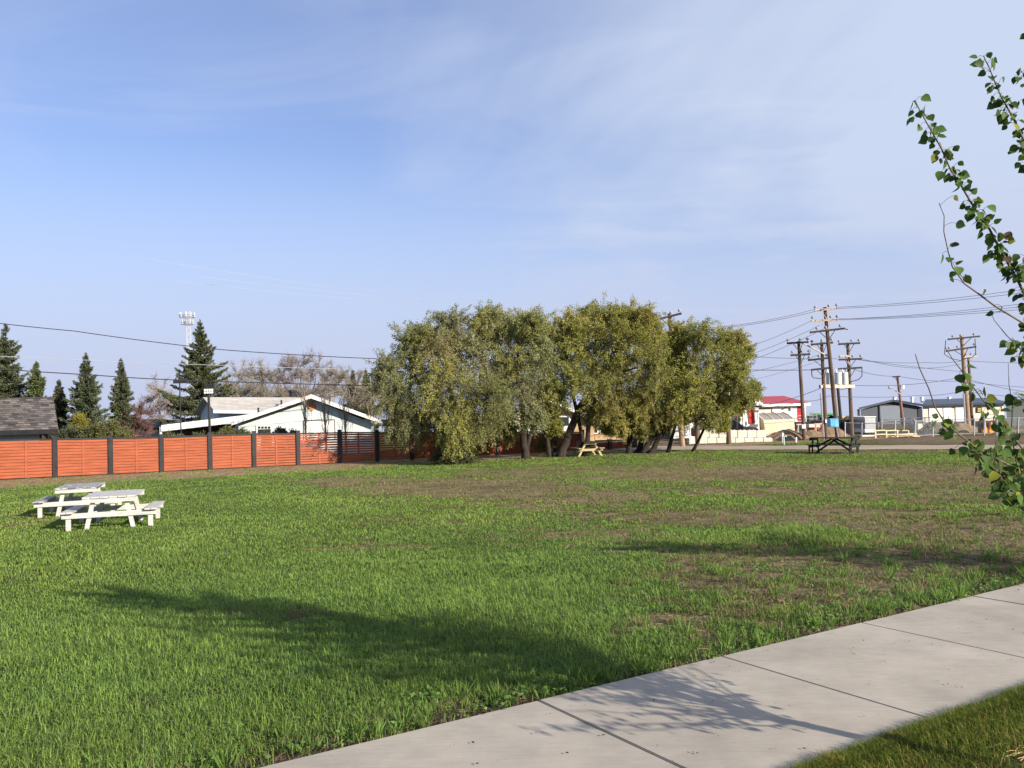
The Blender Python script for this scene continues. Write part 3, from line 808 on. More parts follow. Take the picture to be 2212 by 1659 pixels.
# rear wing
Ra = at(438.5, 858, 67); Rr = at(700, 858.5, 65); Fe = at(461, 885, 63.5); Fr = at(640, 888, 62); Be = at(417.6, 894, 70)
mb = MB(); mb.slab([Ra, Rr, Fr, Fe], .12); mb.slab([Ra + Vector((0, .005, 0)), Rr + Vector((0, .005, 0)), Rr + (Be - Ra), Be], .12); mb.build('wing_roof', M_roofpale, wh)
mb = MB(); Fe2 = Fe + Vector((0, -.06, 0)); Fr2 = Fr + Vector((0, -.06, 0)); sweep(mb, [Fe2, Fr2, Fr2 - Vector((0, 0, .26)), Fe2 - Vector((0, 0, .26))], (0, .05, 0)); mb.build('wing_fascia', M_white, wh)
mb = MB(); e1 = (Fe - Ra) * .86; e2 = (Be - Ra) * .86; dv = (Rr - Ra).normalized(); st = Ra + dv * .55 - Vector((0, 0, .14))
poly = [st, st + e1, Vector((st.x + e1.x, st.y + e1.y, FIELD)), Vector((st.x + e2.x, st.y + e2.y, FIELD)), st + e2]
sweep(mb, poly, (Rr - Ra) * .9); mb.build('wing_wall', M_side_blue, wh)
for px0, px1, t in ((457, 463, 0), (477, 482, 1)):
    pass
mb = MB(); gd = (e2 - e1); gd.z = 0; gd.normalize()
for k in (.28, .68):
    c = st + e1.lerp(e2, k); c.z = FIELD + 1.9; o_ = -dv * .05
    w = .38
    sweep(mb, [c - gd * w + o_, c + gd * w + o_, c + gd * w + Vector((0, 0, .8)) + o_, c - gd * w + Vector((0, 0, .8)) + o_], dv * .04)
ww = mb.build('window', M_white, wh)
mb = MB()
for k in (.28, .68):
    c = st + e1.lerp(e2, k); c.z = FIELD + 1.97; o_ = -dv * .062
    w = .30
    sweep(mb, [c - gd * w + o_, c + gd * w + o_, c + gd * w + Vector((0, 0, .66)) + o_, c - gd * w + Vector((0, 0, .66)) + o_], dv * .01)
mb.build('pane', M_glass, ww)
vent(611 - .5, 877 - 0, 884, 64, .07) if False else None
mb = MB(); q = at(611.5, 872, 64.6); 
q0 = at(609, 871, 65); 
mb = MB(); pbox(mb, 595, 855.5, 606, 859, 66.3, .5); mb.build('roof_vent', M_darktrim, wh)
mb = MB(); q = at(609.5, 884, 63.2); mb = MB(); q = at(610, 878, 64); 
mb = MB(); qb = Ra.lerp(Rr, .66).lerp(Fe.lerp(Fr, .82), .62); mb.tube([qb, qb + Vector((0, 0, .42))], .07, 8); mb.box(qb.x - .35, qb.x + .3, qb.y - .3, qb.y + .1, qb.z - .02, qb.z + .05); mb.build('roof_vent', M_darktrim, wh)

# floodlight poles behind the fence
def flood(px, py0, py1, base_y, Y, w, label, lens=True, lean=0):
    q0 = at(px + 4, base_y, Y); q0.z = FIELD; q1 = at(px, py1, Y)
    t = thing('floodlight_pole', label, 'floodlight', q0, 'floodlights behind the orange fence')
    mb = MB(); mb.tube([q0, q1 + Vector((0, 0, .1))], .07 if lens else .04, 8); mb.build('pole', M_black, t)
    a_, b_ = at(px - w / 2 + 2, py0, Y), at(px + w / 2 + 2, py1, Y)
    mb = MB(); zt, zb = at(px, py0, Y).z, at(px, py1, Y).z; hh = zt - zb
    mb.prism([(a_.x, zb), (b_.x, zb), (b_.x, zt), (a_.x, zt)], Y - .10, Y + .14)
    for k in range(4): x0 = a_.x + (b_.x - a_.x) * (k + .4) / 4; mb.box(x0, x0 + .07, Y - .06, Y + .1, zt + .001, zt + .09)
    hd = mb.build('lamp_head', M_black, t)
    if lens:
        mb = MB()
        for r in range(2):
            for k in range(4):
                x0 = a_.x + (b_.x - a_.x) * (k + .04) / 4; x1 = a_.x + (b_.x - a_.x) * (k + .80) / 4
                mb.box(x0, x1, Y - .118, Y - .101, zb + hh * (.05 + .31 * r), zb + hh * (.05 + .31 * r + .24))
        mb.build('lens', M_brass, hd)
    return t
flood(450.5, 833, 851, 950, 46.5, 21, 'black pole with square floodlight head and two rows of lamps above the fence')
flood(388, 820, 828, 950, 53, 30, 'black floodlight with wide flat head in front of the big spruce', lens=False)

# cell tower
ct = thing('cell_tower', 'white lattice cell tower with antenna panels rising behind the big spruce', 'tower', (at(404, 900, 190).x, 190, FIELD))
YT = 190.0; q0 = at(411, 905, YT); q1 = at(404.5, 672, YT); q0.z = FIELD
mb = MB(); corners = []
for k in range(3):
    a = k * 2 * PI / 3 + .4
    p0 = q0 + Vector((math.cos(a), math.sin(a), 0)) * .95; p1 = q1 + Vector((math.cos(a), math.sin(a), 0)) * .5
    corners.append((p0, p1)); mb.tube([p0, p1], .08, 5)
for s_ in range(18):
    for k in range(3):
        A, B = corners[k], corners[(k + 1) % 3]; t0, t1 = s_ / 18, (s_ + 1) / 18
        mb.tube([A[0].lerp(A[1], t0), B[0].lerp(B[1], t1)], .03, 4); mb.tube([B[0].lerp(B[1], t0), A[0].lerp(A[1], t1)], .03, 4)
mb.build('mast', mat('tower_white_steel', (.40, .41, .44), .5, .1, 1), ct)
mb = MB(); mb.tube([q1, at(404, 655, YT)], [.09, .05], 5); mb.build('aerial', M_steel, ct)
for py, wpx in ((681, 15.5), (696, 12.5)):
    c0 = at(404.6, py, YT); R = wpx / (FPX / YT)
    mb = MB(); n = 9
    ring = [c0 + Vector((math.cos(k * 2 * PI / n), math.sin(k * 2 * PI / n), 0)) * R for k in range(n + 1)]
    mb.tube(ring, .09, 4); mb.tube([r_ + Vector((0, 0, -.45)) for r_ in ring], .09, 4)
    for k in range(0, n, 3): mb.tube([c0 + Vector((0, 0, -.3)), ring[k] + Vector((0, 0, -.3))], .09, 4)
    mb.build('platform', M_steel, ct)
    for k in range(0, n, 2) if wpx < 14 else range(n):
        mb = MB(); r_ = ring[k]; mb.box(r_.x - .10, r_.x + .10, r_.y - .10, r_.y + .10, r_.z - .45, r_.z + .65); mb.build('antenna_panel', mat('antenna_grey', (.46, .47, .49), .5, .1, 2), ct)

# tan house behind the willows
th_ = thing('house', 'tan stucco house with white rake boards glimpsed behind the willow trunks', 'house', (at(1210, 950, 62).x, 62, FIELD))
Y0 = 62.0
ap, le, re = xz(1194, 864, Y0), xz(1095, 906, Y0), xz(1292, 910, Y0)
mb = MB(); mb.prism([(le[0] + .3, FIELD), (re[0] - .3, FIELD), (re[0] - .3, re[1] - .1), (ap[0], ap[1] - .1), (le[0] + .3, le[1] - .1)], Y0, Y0 + 8); mb.build('wall', M_tanwall, th_)
mb = MB(); mb.slab([v3(le, Y0 - .5), v3(ap, Y0 - .5), v3(ap, Y0 + 8.4), v3(le, Y0 + 8.4)], .14); mb.slab([v3(ap, Y0 - .5), v3(re, Y0 - .5), v3(re, Y0 + 8.4), v3(ap, Y0 + 8.4)], .14); mb.build('roof', M_roofdark, th_)
mb = MB(); dn = .2
mb.prism([le, ap, (ap[0], ap[1] - dn), (le[0], le[1] - dn)], Y0 - .58, Y0 - .51); mb.prism([ap, re, (re[0], re[1] - dn), (ap[0], ap[1] - dn)], Y0 - .58, Y0 - .51); mb.build('fascia', M_white, th_)
part('wainscot', M_white, th_, [(1100, 906, 1236, 948, Y0 - .04, .035)])
wn = part('window', M_white, th_, [(1206, 898, 1232, 922, Y0 - .1, .05)]); part('pane', M_glass, wn, [(1209, 901, 1229, 920, Y0 - .115, .012)])
part('wing_wall', M_tanwall, th_, [(1285, 897, 1352, 950, Y0 + .6, 6)])
part('wing_roof', M_roofdark, th_, [(1280, 889, 1358, 897, Y0 + .1, 7)])
for k in range(3):
    wn = part('window', M_white, th_, [(1276 + 19 * k, 902, 1293 + 19 * k, 937, Y0 + .5, .05)]); part('pane', M_glass, wn, [(1278.5 + 19 * k, 904, 1290.5 + 19 * k, 935, Y0 + .485, .012)])

# tan gabled house with white garage doors
tg = thing('house', 'tall tan gabled house with white ground floor and porch behind the block wall', 'house', (at(1530, 940, 64).x, 64, FIELD))
Y0 = 64.0
ap, le, re = xz(1522, 815, Y0), xz(1432, 874, Y0), xz(1612, 874, Y0)
mb = MB(); mb.prism([(le[0] + .35, FIELD), (re[0] - .35, FIELD), (re[0] - .35, re[1] - .1), (ap[0], ap[1] - .12), (le[0] + .35, le[1] - .1)], Y0, Y0 + .01); mb.v = []; mb.f = []; gable(mb, [(le[0] + .35, FIELD), (re[0] - .35, FIELD), (re[0] - .35, re[1] - .1), (ap[0], ap[1] - .12), (le[0] + .35, le[1] - .1)], Y0, back(1560, 9)); mb.build('wall', M_tanwall, tg)
mb = MB(); gable_roof(mb, le, ap, re, Y0 - .5, back(1560, 10), .14); mb.build('roof', M_roofdark, tg)
mb = MB(); mb.prism([le, ap, (ap[0], ap[1] - dn), (le[0], le[1] - dn)], Y0 - .58, Y0 - .51); mb.prism([ap, re, (re[0], re[1] - dn), (ap[0], ap[1] - dn)], Y0 - .58, Y0 - .51); mb.build('fascia', M_white, tg)
part('ground_floor', M_white, tg, [(1451, 902, 1604, 945, Y0 - 1.0, .95)])
part('side_wall', M_greywall, tg, [(1434, 905, 1449, 942, Y0 - .6, .55)])
gd_ = part('garage_door', M_white, tg, [(1455, 912, 1489, 942, Y0 - 1.06, .05)]); part('frame', M_greystucco, gd_, [(1489.3, 910, 1491, 942, Y0 - 1.07, .06), (1453, 909.5, 1489, 911.8, Y0 - 1.07, .06)])
gd_ = part('garage_door', M_white, tg, [(1503, 912, 1540, 942, Y0 - 1.06, .05)]); part('frame', M_greystucco, gd_, [(1540.3, 910, 1542, 942, Y0 - 1.07, .06), (1501, 909.5, 1540, 911.8, Y0 - 1.07, .06)])
part('porch_roof', M_white, tg, [(1590, 869, 1648, 876.5, Y0 - 2.2, 3.2)])
part('porch_soffit', M_darktrim, tg, [(1592, 876.8, 1646, 879.5, Y0 - 2.1, 3.0)])
part('railing', M_white, tg, [(1632, 855, 1633.4, 868.6, Y0 - 2.1, .07), (1640.5, 850, 1642, 868.6, Y0 - 2.1, .07), (1610, 858, 1648, 859.4, Y0 - 2.0, .06)])
part('porch_back_wall', M_white, tg, [(1606, 880, 1640, 944, Y0 + .9, .3)])
part('door', M_red, tg, [(1618.5, 880, 1630.5, 915, Y0 + .8, .08)])
part('window', M_glass, tg, [(1596, 884, 1603, 915, Y0 - .12, .06)])
part('porch_post', M_browntrim, tg, [(1592, 880, 1595, 944, Y0 - 2.0, .15)])
part('porch_post', M_white, tg, [(1610, 880, 1613.5, 944, Y0 - 2.0, .15)])

# red roofed building
rb = thing('shop_building', 'white building with red metal hip roof and a red stripe beyond the shelter', 'building', (at(1690, 930, 70).x, 70, FIELD))
Y0 = 78.0
e0, e1 = at(1618, 871.5, Y0 - .4), at(1751, 871, Y0 - .4); zz = e1.z; e0.z = zz
r0, r1 = at(1618, 855, Y0 + 5), at(1693, 855, Y0 + 5); r0.z = r1.z
rv = back(1735, 10.8); bk1 = e1 + rv; bk0 = e0 + rv
mb = MB(); mb.add([e0, e1, r1, r0, bk1, bk0], [(0, 1, 2, 3), (1, 4, 2), (4, 5, 3, 2), (0, 3, 5), (0, 5, 4, 1)]); mb.build('roof', M_redroof, rb)
mb = MB(); mb.box(e0.x, e1.x, Y0 - .45, Y0 - .38, zz - .2, zz + .03); mb.build('fascia', M_white, rb)
xw1 = at(1741.5, 900, Y0).x
mb = MB(); sweep(mb, [(e0.x + .3, Y0, FIELD), (xw1, Y0, FIELD), (xw1, Y0, zz - .03), (e0.x + .3, Y0, zz - .03)], back(1725, 10)); mb.build('wall', M_white, rb)
st_ = part('stripe', M_red, rb, [(1723, 874, 1730.5, 925, Y0 - .03, .025)])
part('band', M_darktrim, rb, [(1723.3, 882 + 7.2 * k, 1730.3, 882.6 + 7.2 * k, Y0 - .045, .013) for k in range(5)])
gd_ = part('garage_door', M_cream, rb, [(1637, 884.5, 1666.5, 925, Y0 - .03, .025)]); part('frame', M_browntrim, gd_, [(1635, 882.4, 1669, 884.2, Y0 - .05, .045), (1667, 884.5, 1669.3, 925, Y0 - .05, .045)])
part('wall_lamp', M_darktrim, rb, [(1697.5, 878.5, 1701, 881.5, Y0 - .3, .28)])
part('electric_panel', M_steel, rb, [(1707.5, 879, 1710.8, 886.5, Y0 - .15, .13)])
part('downspout', M_steel, rb, [(1737.3, 874.5, 1738.3, 925, Y0 - .08, .06)])

# fabric shelter
sh = thing('fabric_shelter', 'tan fabric storage shelter with painted grey roof shadow and pale ribs', 'shelter', (at(1665, 930, 58).x, 58, FIELD))
def shelter_profile(s):          # from front left foot over the top to the right-hand foot
    return [(-1.05, 0), (-1.01, .45), (-.93, .70), (-.5, .88), (0, 1.0), (.5, .88), (.93, .70), (1.01, .45), (1.05, 0)]
Ya = 66.0
fl, fr_, ftop = at(1612, 932, Ya), at(1646, 934, Ya - 1.3), at(1628.5, 893, Ya - .6)
bl = at(1712, 928, Ya - .2 + .4)
axis = Vector((at(1719, 930, Ya).x - at(1646, 930, Ya).x, 1.0, 0)); alen = axis.length; ax = axis.normalized()
cr = Vector((ax.y, -ax.x, 0))            # towards the viewer, right side of the ridge
W2 = 1.3; Hh = ftop.z - FIELD
c0 = Vector((at(1629, 932, Ya).x, Ya, FIELD))
prof = shelter_profile(0)
rings = []
for k in range(7):
    cc = c0 + ax * (alen * k / 6)
    sag = 0.006 * (k % 2)
    rings.append([cc + cr * (u * W2 * (1 - sag * .5)) + Vector((0, 0, w * Hh * (1 - sag))) for u, w in prof])
def strip(mb, i0, i1, lift=0):
    for k in range(6):
        for i in range(i0, i1):
            a, b, c_, d = rings[k][i], rings[k][i + 1], rings[k + 1][i + 1], rings[k + 1][i]
            mb.slab([a, b, c_, d] if True else None, .02)
mb = MB(); strip(mb, 0, 2); mb.build('side_sheet', M_tan, sh)
mb = MB(); strip(mb, 6, 8); mb.build('side_sheet', M_tan, sh)
mb = MB(); strip(mb, 2, 6); mb.build('shaded_roof_sheet', M_shadefab, sh)  # roof coloured grey in place of a shadow falling on the tan fabric
mb = MB(); sweep(mb, [p + ax * .03 for p in rings[0]], ax * .03); mb.build('front_flap', M_tan, sh)
mb = MB(); sweep(mb, [p - ax * .06 for p in rings[6]], ax * .03); mb.build('back_flap', M_tan, sh)
for k in range(0, 7, 2):
    mb = MB(); mb.tube([p + Vector((0, 0, .02)) for p in rings[k][2:7]], .045, 5); mb.build('rib', mat('pale_rib_fabric', (.62, .50, .34), .7, .1, 2), sh)

# concrete block wall
bw = thing('block_wall', 'low wall of stacked cream concrete blocks beside the road', 'wall', (at(1575, 955, 55).x, 55, FIELD))
Y0 = 55.0
def blocks(x0, x1, n, y0, y1, dy):
    mb = MB(); w = (x1 - x0) / n
    for k in range(n):
        pbox(mb, x0 + k * w + .25, y0 + .15, x0 + (k + 1) * w - .25, y1 - .15, Y0 + dy + random.uniform(-.02, .02), .62)
        for s_ in (.3, .7):
            pbox(mb, x0 + k * w + w * s_ - 1.4, y0 - 1.7, x0 + k * w + w * s_ + 1.4, y0 + .1, Y0 + dy + .22, .18)
    return mb
blocks(1488, 1669, 9, 946, 962, 0).build('lower_course', M_conc, bw, bevel=.03)
blocks(1511, 1655, 7, 929.5, 946, .06).build('upper_course', M_conc, bw, bevel=.03)

# parked car behind the block wall
def car(px, py, Y, ang, m, label):
    p = at(px, py, Y); p.z = FIELD
    t = thing('parked_car', label, 'car', (0, 0, 0))
    body = MB(); prof = [(-2.2, .3), (2.2, .3), (2.25, .62), (2.1, .82), (1.15, .95), (.5, 1.4), (-1.3, 1.42), (-2.0, 1.0), (-2.2, .9)]
    body.prism(prof, -.85, .85); b = body.build('body', m, t, bevel=.05)
    g_ = MB(); g_.prism([(1.0, .98), (.5, 1.34), (-1.2, 1.36), (-1.75, 1.0)], -.86, .86); g_.build('side_window', M_glass, t)
    for x_ in (-1.35, 1.35):
        for y_ in (-.8, .8):
            w_ = MB(); w_.tube([(x_, y_ - .1, .32), (x_, y_ + .1, .32)], .32, 14); wo = w_.build('wheel', M_darktrim, t)
            w_ = MB(); w_.tube([(x_, y_ - .112, .32), (x_, y_ + .112, .32)], .19, 12); w_.build('rim', M_steel, wo)
    place(t, p, ang); return t
car(1565, 938, 59.5, .1, mat('dark_car_paint', (.02, .022, .03), .25, .1, 1, spec=.6), 'dark parked car half hidden by the cream block wall')

# ------------------------------------------------------------------ poles and wires
def pole_obj(label, base, top, r0, r1, m, Y, arms, name='utility_pole', sign=None, group='wooden utility poles'):
    b = at(base[0], base[1], Y); b.z = FIELD; b = Vector((b.x, b.y, FIELD)); tp = at(top[0], top[1], Y)
    t = thing(name, label, 'utility pole', b, group)
    mb = MB(); mb.tube([b - Vector((0, 0, .2)), b.lerp(tp, .5), tp], [r0, (r0 + r1) / 2, r1], 12); mb.build('pole', m, t, smooth=False)
    for arm in arms:
        (x0, y0), (x1, y1), am, ins = arm[:4]; dy = arm[4] if len(arm) > 4 else 0.0
        a = at(x0, y0, Y - .22 - dy); c_ = at(x1, y1, Y - .22 + dy)
        mb = MB(); mb.obox(a, c_, .12, .13); ao = mb.build('crossarm', am, t)
        mb = MB()
        d = (c_ - a)
        mid = b.lerp(tp, min(1, max(0, ((a.z + c_.z) / 2 - b.z) / (tp.z - b.z))))
        for f in (.28, .72):
            q = a.lerp(c_, f); dn_ = mid - Vector((0, .2, .62)); mb.obox(q - Vector((0, 0, .06)), dn_, .035, .035)
        mb.build('brace', am, t)
        if ins:
            for f in ins:
                q = a.lerp(c_, f); mb = MB()
                mb.tube([q + Vector((0, 0, .06)), q + Vector((0, 0, .14)), q + Vector((0, 0, .15)), q + Vector((0, 0, .22)), q + Vector((0, 0, .29)), q + Vector((0, 0, .31))], [.02, .02, .085, .10, .07, .03], 8)
                mb.build('insulator', M_ins, ao)
    if sign:
        x0, y0, x1, y1 = sign; mb = MB(); pbox(mb, x0, y0, x1, y1, Y - r0 - .12, .03); mb.build('sign_plate', mat('white_sign_plate', (.75, .72, .68), .5, .1, 3), t)
    return t
I3 = (.04, .62, .96); I3b = (.05, .5, .95)
pole_obj('pale utility pole with a single tilted crossarm rising out of the willow crowns', (1475, 967), (1446, 677), .17, .11, M_polelight, 51, [((1413, 692), (1472, 677), M_armdark, (.62, .93))])
pole_obj('bare brown utility pole at the left end of the block wall', (1507, 961), (1500, 770), .15, .12, M_pole, 52.5, [])
pole_obj('bare brown utility pole in front of the middle of the block wall', (1575, 961), (1567, 790), .15, .12, M_pole, 53, [])
p1 = pole_obj('leftmost of the clustered utility poles with white sign and two dark crossarms', (1738, 951), (1725, 737), .135, .095, M_pole, 55.5, [((1700, 741.5), (1746, 739), M_armdark, I3), ((1708, 767.5), (1749.5, 765), M_armdark, (.1, .6, .95))], sign=(1732.5, 917, 1741, 925.5))
mb = MB(); q0_ = at(1736, 742, 55.2); q1_ = at(1791, 771, 56.0); mb.tube([q0_, q1_], .045, 6); mb.build('strut', M_armlight, p1)
p2 = pole_obj('utility pole with grey conduit carrying the left end of the transformer platform', (1785, 949), (1774.7, 739), .135, .10, M_pole, 56, [((1752, 744.5), (1799, 740), M_armdark, (.04, .5, .95)), ((1746, 778), (1792, 773), M_armdark, (.05, .5, .9)), ((1752.6, 799), (1797, 794), M_armdark, None)], sign=(1786 + 15.5 - 15.5 - 3, 906, 1789.5, 913.5))
mb = MB(); c0_ = at(1780, 950, 55.9); c0_.z = FIELD; mb.tube([c0_, at(1772.5, 850, 55.9)], .055, 6); mb.build('conduit', M_steel, p2)
p3 = pole_obj('tallest leaning utility pole with three crossarms in the clustered group', (1810.6, 950), (1781.5, 663.5), .155, .105, M_pole, 54.5, [((1759.4, 670.5), (1809.7, 665.5), M_armlight, I3), ((1752.6, 693), (1811, 690.5), M_armlight, (.05, .72, .96)), ((1750, 718), (1824, 709.5), M_armdark, (.2, .45, .88), .25)])
mb = MB(); q0_, q1_ = at(1816, 708.5, 54.2), at(1831, 712, 54.2); mb.tube([q0_, q1_], .035, 5); mb.build('bracket', M_darktrim, p3)
p4 = pole_obj('utility pole carrying the right end of the transformer platform', (1841, 942), (1831, 740), .145, .105, M_pole, 60, [((1811, 743.5), (1857.5, 741), M_armdark, I3), ((1812.4, 777), (1862, 775), M_armdark, (.05, .3, .6, .95)), ((1811, 797), (1862, 794), M_armdark, None), ((1812.4, 768.5), (1836, 769.5), M_armlight, None)])
pole_obj('thin dark utility pole farther back between the blue box and the platform', (1818, 930), (1809.5, 835), .16, .14, M_armdark, 84, [], group='wooden utility poles')
p6 = pole_obj('utility pole with two dark crossarms standing before the white shop wall', (2093, 935), (2077, 723), .19, .14, M_polelight, 66, [((2048, 733), (2116, 726.5), M_armdark, (.15, .4, .82), .3), ((2044, 758.5), (2108, 749), M_armdark, (.1, .38, .95), .3)])
mb = MB()
for a_, b_, c_ in (((2043, 735), (2040, 765), (2076, 779)), ((2106, 732), (2108, 765), (2079, 775))):
    A_, B_, C2 = at(*a_, 65.7), at(*b_, 65.7), at(*c_, 65.8); mb.tube([A_, A_.lerp(B_, .6), B_, B_.lerp(C2, .35) + Vector((0, 0, -.15)), C2], .03, 5)
mb.build('lead_cable', M_wire, p6)
mb = MB(); mb.tube([at(2086, 930, 65.7), at(2081.5, 850, 65.7)], .07, 6); mb.build('conduit', M_steel, p6)
pole_obj('slim dark utility pole with pale crossarm just right of the shop wall pole', (2101, 928), (2092, 769.5), .14, .10, M_pole, 72, [((2084, 770.5), (2111, 769.5), M_armlight, (.1, .5, .92))])
p8 = pole_obj('slim reddish pole with street light arm before the grey workshop', (1952, 925), (1938.5, 812.7), .15, .11, mat('reddish_pole_wood', (.20, .10, .08), .85, .3, 3), 80, [((1928, 814), (1944, 813), M_armdark, None)])
mb = MB(); mb.tube([at(1945, 852, 79.8), at(1927, 838, 79.6), at(1921, 837, 79.6)], [.05, .05, .05], 5); mb.build('lamp_arm', M_steel, p8)
mb = MB(); mb.tube([at(1925.5, 837, 79.6), at(1919.5, 836.5, 79.6)], [.12, .16], 6); mb.build('lamp_head', M_steel, p8)
mb = MB(); mb.tube([at(1948, 840, 79.5), at(1948, 832, 79.5)], .25, 10); mb.build('transformer', M_tank, p8)

# transformer bank
pf = thing('transformer_platform', 'pale beam platform hung between two utility poles', 'platform', at(1808, 836, 57.6))
a_, b_ = at(1771, 835, 55.72), at(1845, 834.5, 59.7)
mb = MB(); mb.obox(a_, b_, .14, .22); mb.obox(a_ + Vector((.35, .35, 0)), b_ + Vector((.1, .45, 0)), .14, .22); mb.build('beam', M_armlight, pf)
mb = MB(); mb.slab([a_ + Vector((.2, -.02, .135)), b_ + Vector((-.3, -.02, .135)), b_ + Vector((-.1, .5, .135)), a_ + Vector((.5, .45, .135))], .022); mb.build('deck', M_armlight, pf)
for k, (px, lab) in enumerate(((1791, 'leftmost grey transformer can partly behind the leaning pole'), (1809, 'middle grey transformer can on the platform'), (1823.5, 'rightmost grey transformer can beside the right platform pole'))):
    f = (px - 1771) / 74; bpt = a_.lerp(b_, f) + Vector((.1, .18, .14)); Yk = bpt.y
    t = thing('transformer', lab, 'transformer', bpt, 'transformers on the pole platform')
    R = .235; H_ = at(px, 804, Yk).z - bpt.z
    mb = MB(); mb.tube([bpt, bpt + Vector((0, 0, .03)), bpt + Vector((0, 0, H_ * .9)), bpt + Vector((0, 0, H_ * .93)), bpt + Vector((0, 0, H_ * .97)), bpt + Vector((0, 0, H_))], [R * .96, R, R, R * 1.05, R * 1.0, R * .6], 18); mb.build('tank', M_tank, t, smooth=False)
    for s_ in (-1, 1):
        q = bpt + Vector((s_ * .1, 0, H_ * .99)); mb = MB(); mb.tube([q, q + Vector((s_ * .03, 0, .1)), q + Vector((s_ * .05, 0, .25))], [.05, .04, .02], 7); mb.build('bushing', M_ins, t)
    mb = MB(); mb.obox(bpt + Vector((R * .7, -R * .8, H_ * .72)), bpt + Vector((R * .2, -R * 1.05, H_ * .78)), .03, .05); mb.build('bracket', M_steel, t)

# blue box on posts
bb = thing('electric_box', 'light blue metal box strapped in front of the tallest leaning pole', 'box', at(1802, 922, 53.6))
mb = MB(); pbox(mb, 1793, 905, 1811.5, 922.5, 53.4, .55); mb.build('cabinet', M_blue, bb, bevel=.02)
mb = MB(); pbox(mb, 1792.5, 904.2, 1812, 905.0, 53.36, .62); mb.build('lid', M_blue, bb)
part('door', mat('light_blue_door', (.10, .34, .58), .5, .2, 6), bb, [(1794.3, 907, 1804.5, 921, 53.37, .028)])
mb = MB(); q = at(1807, 923, 53.7); mb.tube([q, Vector((q.x + .12, q.y, FIELD))], .035, 6); mb.build('leg', M_steel, bb)

# wires
WN = 0
def wire(pts, label, r=.02, m=None, sag=0.0, group='overhead wires'):
    """pts: (px, py, depth)"""
    P = [at(*p) for p in pts]; out = []
    for i in range(len(P) - 1):
        n = 10
        for k in range(n + (i == len(P) - 2)):
            t = k / n; q = P[i].lerp(P[i + 1], t); q.z -= sag * 4 * t * (1 - t); out.append(q)
    mb = MB(); mb.tube(out, r, 5); o = mb.build('power_line', m or M_wire)
    return tag(o, label, 'power line', group)
# left span
wire([(-120, 683, 46), (160, 715, 47), (480, 755.5, 48.5), (830, 775.5, 51)], 'dark twisted service cable crossing the big spruce top', .024, None, .05)
mb = None
wire([(-120, 762, 45), (200, 778.5, 47), (430, 787.5, 48.5), (860, 800, 51)], 'bright bare wire crossing the tops of the small spruces', .014, M_wirepale, .03)
wire([(-120, 788, 44), (200, 810, 46), (400, 821.5, 47.5), (860, 834, 50)], 'thick dark cable running low past the floodlight head', .028, None, .03)
for k, (a_, b_, c_) in enumerate((((300, 556), (700, 618), (1466, 676)), ((420, 596), (800, 638), (1445, 679)), ((380, 606), (760, 645), (1420, 688)))):
    wire([(*a_, 40), (*b_, 46), (*c_, 50.9)], ('topmost', 'middle', 'lowest')[k] + ' of the three faint silver wires above the willow crowns', .0042, M_wirepale, .05)
# right spans
LB = 'wires from the tall leaning pole'
for k, (a_, b_) in enumerate((((1760, 668), (1475, 712)), ((1790, 665), (1478, 716)))):
    wire([(*a_, 54.3), (*b_, 51)], ('upper', 'lower')[k] + ' wire from the top crossarm of the leaning pole down to the willow crowns', .016, None, .25)
for k, (a_, b_) in enumerate((((1803, 664, 54.3), (2300, 612, 46)), ((1768, 668, 54.3), (2300, 621, 46)))):
    wire([a_, b_], ('upper', 'lower')[k] + ' wire from the top crossarm of the leaning pole towards the sapling', .013, None, .2)
for k, (a_, b_) in enumerate((((1793, 690, 54.3), (2300, 644, 46)), ((1810, 689, 54.3), (2300, 651, 46)), ((1756, 691.5, 54.3), (2300, 659, 46)))):
    wire([a_, b_], ('highest', 'middle', 'lowest')[k] + ' of three wires from the second crossarm of the leaning pole to the right', .013, None, .2)
for k, (a_, b_) in enumerate((((1754, 692), (1590, 758)), ((1770, 703), (1590, 776)), ((1788, 706), (1590, 790)))):
    wire([(*a_, 54.3), (*b_, 51)], ('highest', 'middle', 'lowest')[k] + ' of three wires falling steeply from the leaning pole into the right willow', .014, None, .12)
wire([(1590, 766, 52), (1720, 774, 55.3), (1790, 773, 55.8), (1838, 775, 59.7), (2080, 803, 66)], 'wire passing the lower crossarms of the clustered poles', .015, None, .06)
wire([(1560, 797.5, 52), (1752, 799, 55.9), (1797, 795, 56)], 'dark bundled cable reaching the third crossarm of the platform pole', .022, None, .04)
wire([(1560, 815, 52), (1765, 768, 55.8)], 'thin wire rising from the right willow to the platform pole', .011, None, .1)
wire([(1560, 836, 53), (1775, 778, 55.8)], 'faint wire rising across the sky left of the clustered poles', .009, None, .1)
wire([(1862, 778, 59.8), (2000, 783, 64), (2080, 779, 66), (2300, 783, 66)], 'upper wire linking the platform pole and the shop wall pole', .015, None, .1)
wire([(1862, 775, 59.8), (2076, 786, 65.8)], 'second wire sagging between the platform pole and the shop wall pole', .014, None, .5)
wire([(1836, 795, 59.8), (1940, 812.5, 80), (2080, 823, 80), (2300, 838, 80)], 'wire running over the top of the street light pole', .018, None, .2)
wire([(1560, 892, 53), (1780, 836, 55.9), (1845, 832.5, 60), (2076, 815, 65.9), (2300, 856, 66)], 'dark cable passing along the transformer platform', .018, None, .25)
wire([(1600, 884, 57), (1738, 866, 55.4), (1790, 855.5, 56), (1990, 854, 70), (2076, 845, 66), (2300, 862, 66)], 'lowest dark cable in front of the red roof', .016, None, .12)
mbs = [((1753, 800, 55.7), (1754, 812, 55.7), (1757, 816, 55.7), (1774, 818, 55.8)), ((1862, 796, 59.7), (1862, 812, 59.7), (1855, 820, 59.7), (1839, 824, 59.8))]
